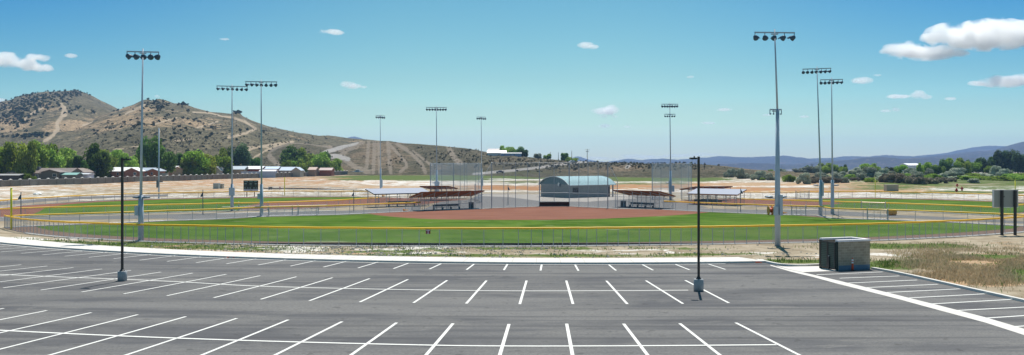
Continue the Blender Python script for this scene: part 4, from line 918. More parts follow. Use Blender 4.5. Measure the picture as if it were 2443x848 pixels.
speaker_pole('short dark pole with a loudspeaker left of the concession building', 1212, 489, 440, 450, 1)
# numbered sign on the fence
p = G(1021.5, 588); sg = empty('fence_sign', (p.x, p.y-.07, 0)); tag(sg, 'small dark red square sign wired to the front yellow fence', 'sign')
z1 = ZatY(548, p.y); z0 = ZatY(558.5, p.y); wd = .235
MB().box(-wd, wd, -.012, .0, z0, z1).build('plate', plain('sign_plate', (.16,.03,.05), .5), sg)
mb = MB(); mb.box(-.20, .20, -.02, -.013, z1-.13, z1-.02); mb.box(-.05, .05, -.02, -.013, z0+.09, z1-.131); mb.box(-.10, .10, -.02, -.013, z0+.02, z0+.089); mb.build('emblem', plain('sign_print', (.42,.36,.48), .5), sg)
# orange drain pipe, barrels, spool
def thing1(name, label, cat, mb, mat, loc, parts=(), group=None):
    root = empty(name, loc); tag(root, label, cat, group); mb.build('body', M[mat], root, True)
    for nm, m_, mt in parts: m_.build(nm, M[mt], root, True)
p = G(2113, 512.5); mb = MB(); L_ = 1.25
prof = [(.0,.26),(.03,.36),(.25,.42),(.5,.36),(.75,.42),(1.0,.42),(1.25,.36),(1.5,.30)]
root = empty('barrel', p+Vector((0,-2.2,0))); root.scale = (1.15,)*3; tag(root, 'orange barrel lying on the right path behind the fence', 'barrel')
m_ = MB().lathe([(r, z) for z, r in [(0,.28),(.05,.40),(.35,.44),(.38,.40),(.72,.40),(.75,.44),(1.1,.44),(1.15,.40),(1.2,.28)]], 16); m_.v = [(z*1.05-.6, x, y+.44) for x, y, z in m_.v]; m_.build('shell', M['amber'], root, True)
MB().lathe([(.42,.0),(.42,.03)], 12).build('lid_ring', M['orange'], root)
p = G(1843, 514.5)+Vector((0,1.2,0)); root = empty('cable_spool', p); tag(root, 'orange spool standing behind the boxes of the nearest light pole', 'spool')
mb = MB(); mb.tube((-.35,0,.75), (-.27,0,.75), .75, n=20); mb.tube((.27,0,.75), (.35,0,.75), .75, n=20); mb.build('flange', M['amber'], root); MB().tube((-.27,0,.75), (.27,0,.75), .35, n=16).build('drum', M['orange'], root)
for (x, y, lb) in ((968,504.7,'orange traffic cone lying by the fence left of the front infield'),(1872,511.5,'orange cone lying on the path right of the nearest light pole'),(916,470,'orange cone under the blue grey dugout roof on the left')):
    p = G(x, y); root = empty('traffic_cone', p); tag(root, lb, 'traffic cone'); m_ = MB().lathe([(.22,0),(.10,.35),(.04,.7)], 12); m_.v = [(z*1.2-.4, a, b+.22) for a, b, z in m_.v]; m_.build('cone', M['amber'], root, True)
    MB().box(-.46,-.42,-.25,.25,.0,.45).build('foot', M['orange'], root)
def parcel_curb(label, px0, px1, py):                # red painted pieces lying against the kerb
    a = LP(px0, py); b = LP(px1, py+1.2); root = empty('red_marker_strip', a); tag(root, label, 'tape'); d = b-a; mb = MB(); n = 9
    for i in range(n):
        t0, t1 = i/n, (i+.7)/n; mb.bar(d*t0+Vector((0,.1*math.sin(i*2),.05+.02*(i % 2))), d*t1+Vector((0,.1*math.sin(i*2+1),.05)), .12, .05)
    mb.build('strip', M['orange'], root); 
parcel_curb('orange plastic strip lying along the kerb in front of the left stalls', 533, 576, 615.4)
parcel_curb('red plastic strip lying at the right corner of the kerb', 1785, 1817, 627)
def cab(label, px, py, w_, h, d, mat, name='utility_cabinet', cap=True):
    cabinet(name, label, 'cabinet', G(px, py), w_, d, h, mat, cap=cap)
cab('beige utility cabinet beyond the far fence on the right', 2126, 456.5, 3.4, 1.8, 2.0, 'box', cap=False)
cab('pale green utility cabinet on the dirt bank left of the scoreboard', 517, 452, 1.6, 1.8, 1.8, 'greybox')
cab('brown utility cabinet beside the pale green one on the dirt bank', 526.5, 451.5, 1.6, 1.55, 1.6, 'box')
for (x, y, lb) in ((2283.5,447,'red fire hydrant highest up in the green field on the right'),(2295,455.5,'red fire hydrant in the middle of the three at the right far fence'),(2282,459.5,'red fire hydrant lowest beside the far fence on the right')):
    p = G(x, y); root = empty('fire_hydrant', p); tag(root, lb, 'hydrant', 'red fire hydrants in the right far field')
    MB().lathe([(.32,0),(.32,.08),(.22,.1),(.22,.75),(.28,.8),(.25,.95),(.1,1.1),(.06,1.2)], 12).build('barrel', M['red'], root, True); MB().tube((-.42,0,.6),(.42,0,.6),.12,n=10).build('outlet', M['red'], root); MB().tube((0,-.36,.55),(0,0,.55),.15,n=10).build('outlet', M['red'], root)
p = G(668, 452); root = empty('valve_box', p); tag(root, 'small red valve post by the far pipe right of the scoreboard', 'valve'); MB().lathe([(.15,0),(.15,.55),(.28,.6),(.2,.75)], 10).build('post', M['red'], root)
# long dark irrigation pipe on the bank
mb = MB(); L = [G(x, y, .0) for x, y in ((628,451.5),(700,452),(760,453.3),(820,455.5),(880,459))]
rt = empty('irrigation_pipe', L[0]); tag(rt, 'long dark pipe lying on the dirt bank right of the scoreboard', 'pipe')
for a, b in zip(L, L[1:]): mb.tube(a-L[0]+Vector((0,0,.25)), b-L[0]+Vector((0,0,.25)), .17, n=8)
mb.build('pipe', M['pipe'], rt); 
p = G(645.5, 452.2); root = empty('pump', p); tag(root, 'small black pump standing at the dark pipe', 'pump'); MB().box(-.5,.5,-.4,.4,.1,.7).build('housing', M['black'], root); MB().tube((-.3,-.4,.15),(-.3,.4,.15),.15,n=10).tube((.3,-.4,.15),(.3,.4,.15),.15,n=10).build('wheel', M['tyre'], root)
# white rock and a white mound on the left bank
def rock(label, px, py, sx, sy, sz, mat, name='boulder', cat='boulder', group=None):
    bm = bmesh.new(); bmesh.ops.create_icosphere(bm, subdivisions=3, radius=1)
    for v in bm.verts: k = 1+.28*noise.noise(v.co*1.6+Vector((px,0,0))); v.co = Vector((v.co.x*sx*k, v.co.y*sy*k, max(-.1, v.co.z*sz*k)))
    me = bpy.data.meshes.new(name); bm.to_mesh(me); bm.free(); me.materials.append(M[mat]); o = bpy.data.objects.new(name, me); COL.objects.link(o); o.location = G(px, py); tag(o, label, cat, group)
rock('white tarpaulin bundle lying on the bank above the left far fence', 89, 464.5, 1.1, .9, .55, 'whitep', 'tarpaulin', 'tarpaulin')

# ------------------------------------------------------------------ block wall and the houses behind it
def block_wall():
    a = G(-75, 449); b = G(828, 417.2); root = empty('block_wall', a); tag(root, 'long grey block wall with capped pillars in front of the houses', 'wall'); d = b-a
    n = 66; u = d.normalized(); v = Vector((-u.y, u.x, 0)); hh = 2.05
    pts = [d*(i/n) for i in range(n+1)]
    mb = MB()
    for p, q in zip(pts, pts[1:]): mb.bar(p+u*.2+Vector((0,0,hh/2-.1)), q-u*.2+Vector((0,0,hh/2-.1)), .2, hh+.2)
    o = mb.build('panel', M['wallb'], root); uv_auto(o)
    mb = MB()
    for p, q in zip(pts, pts[1:]): mb.bar(p+u*.22+Vector((0,0,hh+.05)), q-u*.22+Vector((0,0,hh+.05)), .28, .10)
    mb.build('coping', M['kerb'], root)
    pm = mesh_of(MB().box(-.25,.25,-.25,.25,-.2,hh+.18), 'pillar', M['wallb']); cm = mesh_of(MB().add([(-.42,-.42,0),(.42,-.42,0),(.42,.42,0),(-.42,.42,0),(-.42,-.42,.14),(.42,-.42,.14),(.42,.42,.14),(-.42,.42,.14),(0,0,.36)], [(3,2,1,0),(0,1,5,4),(1,2,6,5),(2,3,7,6),(3,0,4,7),(4,5,8),(5,6,8),(6,7,8),(7,4,8)]), 'pillar_cap', M['concrete'])
    pm.uv_layers.new(name='UVMap')
    for p in pts:
        o = bpy.data.objects.new('pillar', pm); COL.objects.link(o); o.parent = root; o.location = p; o.rotation_euler = (0,0,math.atan2(u.y,u.x))
        c = bpy.data.objects.new('pillar_cap', cm); COL.objects.link(c); c.parent = o; c.location = (0,0,hh+.18)
block_wall()
HC = {}
def hm(col, rough=.7, spec=.3):
    k = tuple(col)
    if k not in HC: HC[k] = plain('house_paint', col, rough, 0, spec, .10, .8)
    return HC[k]
def house(label, x0, x1, Y, ye, yr, wall, roof, face='side', depth=9, win=((.2,.3),(.6,.7)), door=None, extra=None, z0=0.0, name='house', over=.5, chimney=None, cooler=None, roofrough=.5):
    X0, X1 = XatY(x0, Y), XatY(x1, Y); cx = (X0+X1)/2; W_ = X1-X0; he, hr = ZatY(ye, Y)-z0, ZatY(yr, Y)-z0
    if he < .8: he = .8
    if hr < he+.3: hr = he+.3
    root = empty(name, (cx, Y, z0)); tag(root, label, 'house' if name == 'house' else name.replace('_', ' ')); mw = hm(wall); mr = hm(roof, roofrough, .5)
    w2 = W_/2; mb = MB()
    if face == 'side':
        mb.box(-w2, w2, 0, depth, -1, he); mb.add([(-w2,0,he),(-w2,depth,he),(-w2,depth/2,hr-.05)], [(0,2,1)]); mb.add([(w2,0,he),(w2,depth,he),(w2,depth/2,hr-.05)], [(0,1,2)])
        o = over; sl_ = (hr-he)/(depth/2); a = [(-w2-o,-o,he-sl_*o),(w2+o,-o,he-sl_*o),(w2+o,depth/2,hr),(-w2-o,depth/2,hr),(w2+o,depth+o,he-sl_*o),(-w2-o,depth+o,he-sl_*o)]
    else:
        mb.box(-w2, w2, 0, depth, -1, he); mb.add([(-w2,0,he),(w2,0,he),(0,0,hr-.05)], [(0,1,2)]); mb.add([(-w2,depth,he),(w2,depth,he),(0,depth,hr-.05)], [(0,2,1)])
        o = over; sl_ = (hr-he)/w2; a = [(-w2-o,-o,he-sl_*o),(0,-o,hr),(0,depth+o,hr),(-w2-o,depth+o,he-sl_*o),(w2+o,-o,he-sl_*o),(w2+o,depth+o,he-sl_*o)]
    mb.build('wall', mw, root)
    t = Vector((0,0,.16)); A = [Vector(p) for p in a]; rb = MB()
    for quad in (((0,1,2,3),(3,2,4,5)) if face == 'side' else ((0,1,2,3),(1,4,5,2))):
        q = [A[i] for i in quad]; rb.add([p+t for p in q]+q, [(0,1,2,3),(7,6,5,4),(0,4,5,1),(1,5,6,2),(2,6,7,3),(3,7,4,0)])
    r_ = rb.build('roof', mr, root)
    for (u0, u1) in win:
        f_ = MB().box(-w2+W_*u0, -w2+W_*u1, -.06, .0, he-1.75, he-.55).build('window', hm((.6,.6,.58)), root); MB().box(-w2+W_*u0+.1, -w2+W_*u1-.1, -.08, -.062, he-1.65, he-.65).build('pane', M['glass'], f_)
    if door: MB().box(-w2+W_*door, -w2+W_*door+1.0, -.05, .0, 0, 2.1).build('door', M['dark'], root)
    if cooler: c_ = cooler; MB().box(-w2+W_*c_-.75, -w2+W_*c_+.75, depth*.3, depth*.3+1.4, lerp(he, hr, .5), hr+.75).build('roof_cooler', hm((.22,.23,.25)), root)
    if chimney: MB().box(-w2+W_*chimney, -w2+W_*chimney+.7, depth*.5-.3, depth*.5+.4, he, hr+.8).build('chimney', hm((.3,.2,.16)), root)
    return root
BR = (.20,.155,.135)
house('long brown roofed olive house nearest the left behind the block wall', 18, 165, 362, 413.5, 402.5, (.13,.13,.11), BR, win=((.45,.5),(.18,.22)), cooler=.41, depth=12)
house('olive gabled wing of the brown roofed house beside its blue window', 98, 142, 349, 411.5, 405.8, (.12,.12,.10), BR, 'gable', 6, win=((.62,.86),))
house('low open shed with a striped dark roof at the left end of the wall', -8, 44, 336, 419, 416.5, (.05,.05,.05), (.35,.34,.33), depth=6, win=(), name='shed')
house('pale blue gabled house right of the brown roofed house', 163, 198, 372, 411, 402.5, (.55,.62,.72), BR, 'gable', 10, win=())
house('small shed with a teal roof in front of the pale blue house', 139, 181, 350, 417.5, 413.5, (.15,.15,.14), (.22,.42,.38), depth=5, win=((.25,.45),), name='shed')
house('low pale lilac shed right of the teal roofed shed', 181, 209, 356, 416.5, 415, (.55,.57,.68), (.60,.62,.66), depth=5, win=(), name='shed')
house('white roofed house far behind the brown roofed one', 141, 182, 430, 402.5, 398.5, (.5,.5,.48), (.80,.78,.80), win=())
house('white roofed house partly hidden by the big tree', 190, 222, 410, 410, 401.5, (.30,.16,.12), (.80,.79,.80), win=())
house('brick house with a bright white roof behind the black lamp post', 263, 318, 392, 409, 400.5, (.26,.14,.10), (.82,.81,.82), win=((.28,.38),), depth=10)
house('brick gabled wing with white trim right of the white roof', 299, 331, 384, 408.5, 401.5, (.24,.12,.09), (.75,.74,.75), 'gable', 6, win=((.6,.82),))
house('brick house with a blue grey roof beside the nearest left light pole', 318, 362, 410, 407.5, 401.5, (.22,.10,.06), (.36,.42,.50), depth=9, win=())
house('small brick gabled house left of the slim pole', 352, 378, 398, 408.5, 403.5, (.28,.12,.06), (.34,.39,.46), 'gable', 8, win=((.3,.5),))
house('small tan gabled house left of the light green tree', 411, 436, 450, 404.5, 399, (.42,.36,.28), (.42,.28,.2), 'gable', 8, win=())
house('pale house with grey roof behind the light green tree', 402, 418, 470, 402, 397, (.40,.25,.18), (.6,.6,.62), win=())
house('white fronted house between the light green and the vivid green tree', 508, 526, 470, 406.5, 398.5, (.52,.50,.48), (.55,.56,.60), 'gable', 8, win=())
house('beige and blue gabled house right of the vivid green tree', 545, 582, 480, 404.5, 397.5, (.42,.36,.28), (.42,.48,.55), win=((.2,.3),))
house('long brick red house with a white roof left of the scoreboard pole', 577, 624, 486, 403.5, 397.5, (.28,.07,.04), (.80,.79,.82), win=())
house('red house with a pale blue roof right of the scoreboard pole', 626, 662, 490, 403.5, 398.5, (.28,.06,.04), (.52,.62,.74), win=())
house('low white roofed shed in front of the pale blue roofed house', 620, 656, 470, 409, 406, (.42,.45,.58), (.78,.76,.80), depth=5, win=(), name='shed')
house('grey blue roofed house left of the light green round tree', 657, 702, 492, 407, 399.5, (.42,.36,.32), (.44,.52,.62), depth=9, win=((.2,.28),(.6,.68)))
house('beige gable end at the grey blue roofed house', 697, 716, 488, 406.5, 400, (.45,.40,.34), (.48,.54,.62), 'gable', 8, win=())
house('small tan roofed house between the trees near the end of the wall', 736, 752, 505, 405.5, 400, (.34,.24,.18), (.45,.32,.26), win=())
house('brick house with a pinkish roof near the end of the wall', 762, 790, 512, 406.5, 401.5, (.30,.11,.07), (.46,.34,.32), win=())
def fence_panel(label, x0, x1, Y, y1, col):
    X0, X1 = XatY(x0,Y), XatY(x1,Y); root = empty('garden_fence', (X0,Y,0)); tag(root, label, 'fence'); h = ZatY(y1, Y)
    MB().box(0, X1-X0, 0, .1, 0, h).build('panel', hm(col), root); mb = MB()
    for k in range(int((X1-X0)/2.5)+1): mb.box(k*2.5, k*2.5+.12, -.06, -.002, 0, h+.08)
    mb.build('posts', hm(tuple(c*.8 for c in col)), root)
fence_panel('pale blue garden fence behind the wall below the white roofs', 575, 657, 455, 409.5, (.45,.52,.66))
fence_panel('grey garden fence behind the wall left of the vivid green tree', 345, 400, 400, 413.5, (.30,.34,.33))
# houses on the low hill in the middle
def hz(grid, px, row):                              # point of a hill mesh by bearing and row
    j = int(row*(grid.shape[0]-1)); PX = CX+grid[j,:,0]*F/grid[j,:,1]; i = int(np.argmin(abs(PX-px))); return Vector(grid[j,i])
q = hz(cC, 1200, .93); Yh = q.y
house('long white roofed building on the crest of the middle hill', 1163, 1207, Yh, 365, 359.5, (.75,.70,.68), (.80,.80,.80), depth=8, z0=q.z-1, win=(), name='barn')
house('dark roofed house behind the white roof on the middle hill', 1165, 1192, Yh+16, 360.5, 355.5, (.16,.12,.13), (.14,.12,.15), depth=7, z0=q.z-1, win=(), name='house')
house('white mobile home right of the white roofed building on the hill', 1196, 1244, Yh-6, 366.5, 365.2, (.30,.36,.52), (.75,.75,.75), depth=4, z0=q.z-3, win=((.15,.2),(.45,.5),(.62,.67)), name='mobile_home', over=.3)
house('white warehouse far away behind the shrubs on the right', 2168, 2200, 1500, 395, 390.5, (.50,.52,.58), (.80,.80,.82), depth=40, z0=-12, win=(), name='warehouse')

# cars
def car(label, loc, rz, mat, truck=False, sc=1.0):
    root = empty('parked_car', loc, rz); root.scale = (sc,)*3; tag(root, label, 'car', 'cars far off on the hill roads')
    prof = [(-2.2,.35),(-2.25,.75),(-1.9,.95),(-1.0,1.0),(-.5,1.55),(1.0,1.6),(1.7,1.05),(2.2,.95),(2.25,.4)] if not truck else [(-2.6,.4),(-2.6,1.0),(-1.2,1.05),(-.7,1.75),(.8,1.8),(.95,1.1),(2.6,1.05),(2.6,.4)]
    w_ = .88; mb = MB(); n = len(prof); vs_ = [(x,-w_,z) for x, z in prof]+[(x,w_,z) for x, z in prof]
    mb.add(vs_, [tuple(range(n)), tuple(range(2*n-1, n-1, -1))]+[(i, n+i, n+(i+1) % n, (i+1) % n) for i in range(n)]); mb.build('body', M[mat], root)
    MB().box(-.6,.75,-w_-.01,-w_-.002,1.1,1.45).build('window', M['glass'], root)
    for x in (-1.45, 1.45):
        for y in (-w_+.05, w_-.05): MB().tube((x,y-.1,.34),(x,y+.1,.34),.34,n=14).build('wheel', M['tyre'], root)
car('white pickup truck parked at the foot of the bare hill', G(853, 416.2)+Vector((0,0,.2)), R(8), 'carw', True, 1.5)
q = hz(cC, 1366, .80); car('small white car on the hill road left of the utility pole', (q.x,q.y,q.z+.2), R(20), 'carw')
q = hz(cC, 1192, .22); car('dark car driving on the pale road below the white building', (q.x,q.y,q.z+.2), R(5), 'carb')
def upole(label, px, base, top, Y, z0=None, arm=True):
    zb = ZatY(base, Y); zt = ZatY(top, Y); root = empty('utility_pole', (XatY(px,Y), Y, zb-1)); tag(root, label, 'utility pole', 'wooden utility poles')
    MB().lathe([(.2,0),(.13,zt-zb+1)], 8).build('shaft', M['wood'], root)
    if arm:
        MB().bar((-1.5,0,zt-zb+.5), (1.5,0,zt-zb+.5), .15, .15).build('crossarm', M['wood'], root)
        MB().bar((-.9,0,zt-zb-.6), (.9,0,zt-zb-.6), .15, .3).build('crossarm', M['wood'], root)
upole('utility pole with cross arms on the skyline right of the small blue peak', 1401, 385, 356, 560)
upole('thin utility pole left of the dark skyline tree', 1313, 381, 363, 620, arm=False)
upole('faint utility pole between the two skyline bushes', 1332, 381, 364, 640, arm=False)
upole('thin utility pole right above the dark skyline tree', 1364, 383, 360, 600, arm=False)
upole('dark slim utility pole on the slope right of the lamp post', 1681, 420, 388, 500, arm=False)
upole('brown utility pole rising among the trees right of the light pole', 2441-504, 404, 391, 640)
upole('bare trunk like utility pole in front of the hill left of the light green tree', 421.5, 395, 360, 520, arm=False)
upole('utility pole between the left trees above the brown roof', 114, 399, 366, 420)

# ------------------------------------------------------------------ trees and shrubs
def crown_mesh(name, mat, n, seed, shape='round', leaf=.5, lobes=9, inner=.55):
    r = np.random.default_rng(seed); P = []
    for k in range(lobes):                          # unit crown: x,y in [-.5,.5], z in [0,1]
        a = r.uniform(0, 2*math.pi)
        if shape == 'round': z = r.uniform(.22, .82); q = .30*math.sqrt(max(0, 1-((z-.5)/.52)**2)); rad = r.uniform(.15, .25)
        elif shape == 'poplar': z = r.uniform(.08, .92); q = .24*(1-abs(z-.4)*.9); rad = r.uniform(.14, .22)
        elif shape == 'spire': z = r.uniform(.05, .9); q = .30*(1-z); rad = .22*(1-z)+.05
        else: z = r.uniform(.15, .6); q = r.uniform(.1, .36); rad = r.uniform(.14, .26)
        P.append((q*math.cos(a), q*math.sin(a), z, rad*r.uniform(.85, 1.15)))
    V = []; Fc = []
    for i in range(n):
        cx, cy, cz, rad = P[r.integers(len(P))]; d = r.normal(size=3); d /= np.linalg.norm(d); rr = rad*(inner+(1-inner)*r.uniform()**.5)*r.choice([1, 1, 1, 1.18])
        zz = cz+d[2]*rr*(1.25 if shape == 'poplar' else .9)
        c = np.array([cx+d[0]*rr, cy+d[1]*rr, zz])
        if c[2] < .01: continue
        nrm = d+r.normal(size=3)*.55; nrm /= np.linalg.norm(nrm); t = np.cross(nrm, r.normal(size=3)); t /= np.linalg.norm(t); b = np.cross(nrm, t)
        s = leaf*r.uniform(.5, 1.15); k = len(V)
        V += [c-t*s-b*s*.35, c-b*s*.8+t*s*.2, c+t*s, c+b*s*.75]; Fc.append((k, k+1, k+2, k+3))
    A = np.array(V); lo, hi = np.percentile(A, 1, axis=0), np.percentile(A, 99, axis=0)
    A[:, 2] = (A[:, 2]-lo[2])/(hi[2]-lo[2]); A[:, :2] = (A[:, :2]-(lo[:2]+hi[:2])/2)/max(hi[0]-lo[0], hi[1]-lo[1])
    me = bpy.data.meshes.new(name); me.from_pydata(A.tolist(), [], Fc); me.update(); me.materials.append(mat); return me
LM = dict(mid=mat_leaf('leaf_mid', (.24,.36,.065), (.37,.50,.10)), lime=mat_leaf('leaf_lime', (.30,.40,.05), (.45,.52,.08)), dark=mat_leaf('leaf_dark', (.09,.175,.04), (.16,.27,.065)),
          vivid=mat_leaf('leaf_vivid', (.18,.32,.04), (.30,.45,.07)), blue=mat_leaf('leaf_bluish', (.075,.13,.06), (.115,.18,.085)), silver=mat_leaf('leaf_silver', (.36,.40,.30), (.50,.53,.42), .2), brown=mat_leaf('leaf_brown', (.25,.22,.16), (.35,.31,.23), .2))
CM = {}
def crown(kind, shape, v, n=5200):
    k = (kind, shape, v)
    if k not in CM: CM[k] = crown_mesh('crown', LM[kind], n, hash_(k), shape, {'round':.040,'poplar':.038,'spire':.04,'shrub':.045}[shape], {'round':16,'poplar':18,'spire':20,'shrub':12}[shape])
    return CM[k]
def hash_(k): return sum((i+1)*ord(c) for i, c in enumerate(str(k))) % 99991
TR = mesh_of(MB().lathe([(.06,-.05),(.045,.2),(.03,.45),(.015,.75)], 8).tube((0,0,.25),(.2,.05,.55),.022,.008,6).tube((0,0,.22),(-.18,.1,.5),.022,.008,6).tube((0,0,.3),(.03,-.2,.58),.02,.008,6), 'trunk', M['bark'])
def tree(label, px, base, top, wpx, kind='mid', shape='round', group=None, Y=None, loc=None, name='tree', cat='tree'):
    if loc is not None: p = loc; Y = p.y
    else: p = G(px, base) if Y is None else Vector((XatY(px, Y), Y, ZatY(base, Y)))
    Y = p.y; h = (base-top)*Y/F; w_ = wpx*Y/F
    root = empty(name, p, random.uniform(0, 6.28)); tag(root, label, cat, group)
    c = bpy.data.objects.new('crown', crown(kind, shape, random.randrange(3))); COL.objects.link(c); c.parent = root
    lift = .0 if shape in ('shrub',) else .08*h
    c.location = (0, 0, lift); c.scale = (w_*1.12, w_*1.12, h-lift)
    t = bpy.data.objects.new('trunk', TR); COL.objects.link(t); t.parent = root; t.scale = (min(w_,h)*.5, min(w_,h)*.5, h*.95); return root
GL = 'trees behind the block wall'
LEFT = [(-22,443,342,70,'lime','round','tall yellow green tree at the left picture edge'),(14,440,345,62,'mid','round','mid green tree at the left edge behind the yellow one'),(42,440,348,46,'lime','round','bright yellow green tree left of the brown roof'),
 (66,436,342,34,'mid','round','mid green tree behind the roof cooler'),(82,434,341,50,'mid','round','broad green tree above the brown roofed house'),(108,432,347,44,'vivid','round','vivid green tree above the brown roofed house'),(132,430,361,36,'mid','round','small tree right of the roof cooler'),
 (158,430,357,58,'mid','round','rounded green tree above the white roof'),(190,428,374,30,'dark','spire','small dark conifer between two round trees'),(233,432,347,58,'dark','round','big dark tree between the white roofs'),(246,430,362,56,'mid','round','lower green tree merging with the big dark one'),(208,428,386,30,'dark','round','low dark tree at the pale lilac shed'),
 (278,426,361,42,'mid','round','green tree left of the black lamp post'),(308,424,369,40,'mid','round','faint green tree behind the bright white roof'),(330,422,372,30,'dark','round','dark low tree behind the blue grey roof'),(357,424,336,48,'dark','round','left half of the tallest dark green tree group'),(385,424,334,52,'dark','round','tallest dark green tree behind the slim pole'),
 (431,420,368,28,'dark','round','dark narrow tree left of the light green tree'),(449,421,372,30,'mid','round','green tree leaning on the light green one'),(468,422,363,54,'vivid','round','spreading light green tree in the middle of the row'),(492,420,370,40,'lime','round','yellow green right side of the spreading tree'),(437,421,397,20,'vivid','round','small bush below the spreading light green tree'),
 (507,418,378,22,'dark','round','small dark tree right of the spreading tree'),(533,417,376,34,'vivid','round','round vivid green tree on its own'),(528,415,357,34,'mid','round','taller tree behind the round vivid one'),(553,414,356,30,'dark','round','dark tree left of the poplar'),(572,414,348,38,'blue','poplar','tall dark poplar behind the left of the two poles'),
 (606,412,378,30,'dark','round','small dark tree left of the pole by the scoreboard'),(700,411,352,52,'dark','round','large dark round tree near the end of the wall'),(730,411,357,36,'mid','round','green tree right of the large dark one'),(743,411,368,26,'blue','spire','bluish conifer among the trees at the wall end'),(762,411,366,40,'mid','round','green tree above the pinkish roof'),
 (684,410,384,20,'vivid','round','small light green tree left of the round one'),(700,409,386,24,'vivid','round','low light green tree in front of the dark one'),(725,411,382,30,'mid','round','round light green tree before the gable end'),(782,411,377,34,'mid','round','green tree beyond the brick house'),(800,411,380,28,'mid','round','last green tree at the end of the wall'),(776,411,364,22,'dark','round','dark tree behind the pinkish roof')]
for (x, b, t, w_, k, s, lb) in LEFT:
    wy = float(np.interp(x, (-75, 0, 828), (287, 315, 556))); Yt = wy + (38 if w_ > 40 else 16) + random.uniform(0, 26)
    if x in (233, 468, 492, 533, 371, 385, 449, 208, 725, 684): Yt = wy+7
    tree(lb, x, HY+F*H/Yt, t, w_, k, s, GL, Y=Yt)
for x, t, w_, lb in ((64,416,16,'small lime bush poking over the wall'),(78,422,14,'tiny lime bush beside the first one at the wall'),(345,407,10,'small shrub at the brick house left of the nearest left pole'),(567,408,10,'round clipped bush left of the white roofed red house'),(668,400,10,'narrow cypress in front of the grey blue roofed house'),(756,402,14,'yellow green bush between the small tan and pinkish houses')):
    wy = float(np.interp(x, (-75, 0, 828), (287, 315, 556)))+6; tree(lb, x, HY+F*H/wy, t, w_, 'vivid', 'round', GL, Y=wy, name='bush', cat='bush')
for (x, b, t, w_, k, lb, rw) in [(1203,371,349,22,'mid','left green tree on the skyline by the white building',1.0),(1218,372,352,24,'mid','middle green tree on the skyline by the white building',1.0),(1236,373,352,26,'dark','right green tree on the skyline by the mobile home',1.0),(1251,374,358,16,'dark','small dark tree right of the mobile home',1.0),
        (1282,377,367,16,'silver','first round bush on the skyline right of the mobile home',.99),(1307,379,368,16,'mid','second round bush on the skyline right of the mobile home',.99),(1347,382,366,16,'dark','dark wind bent tree on the skyline',.99),(1366,387,376,26,'mid','low wide bush on the skyline by the white car',.95),(1648,393,387,7,'dark','tiny lone tree on the skyline of the brown mound',.99)]:
    q = hz(cC, x, rw); q.z -= .6; tree(lb, x, HY+(H-q.z)*F/q.y, t, w_, k, 'round', 'trees on the middle hill', loc=q)
GR = 'trees and shrubs of the river bottom'
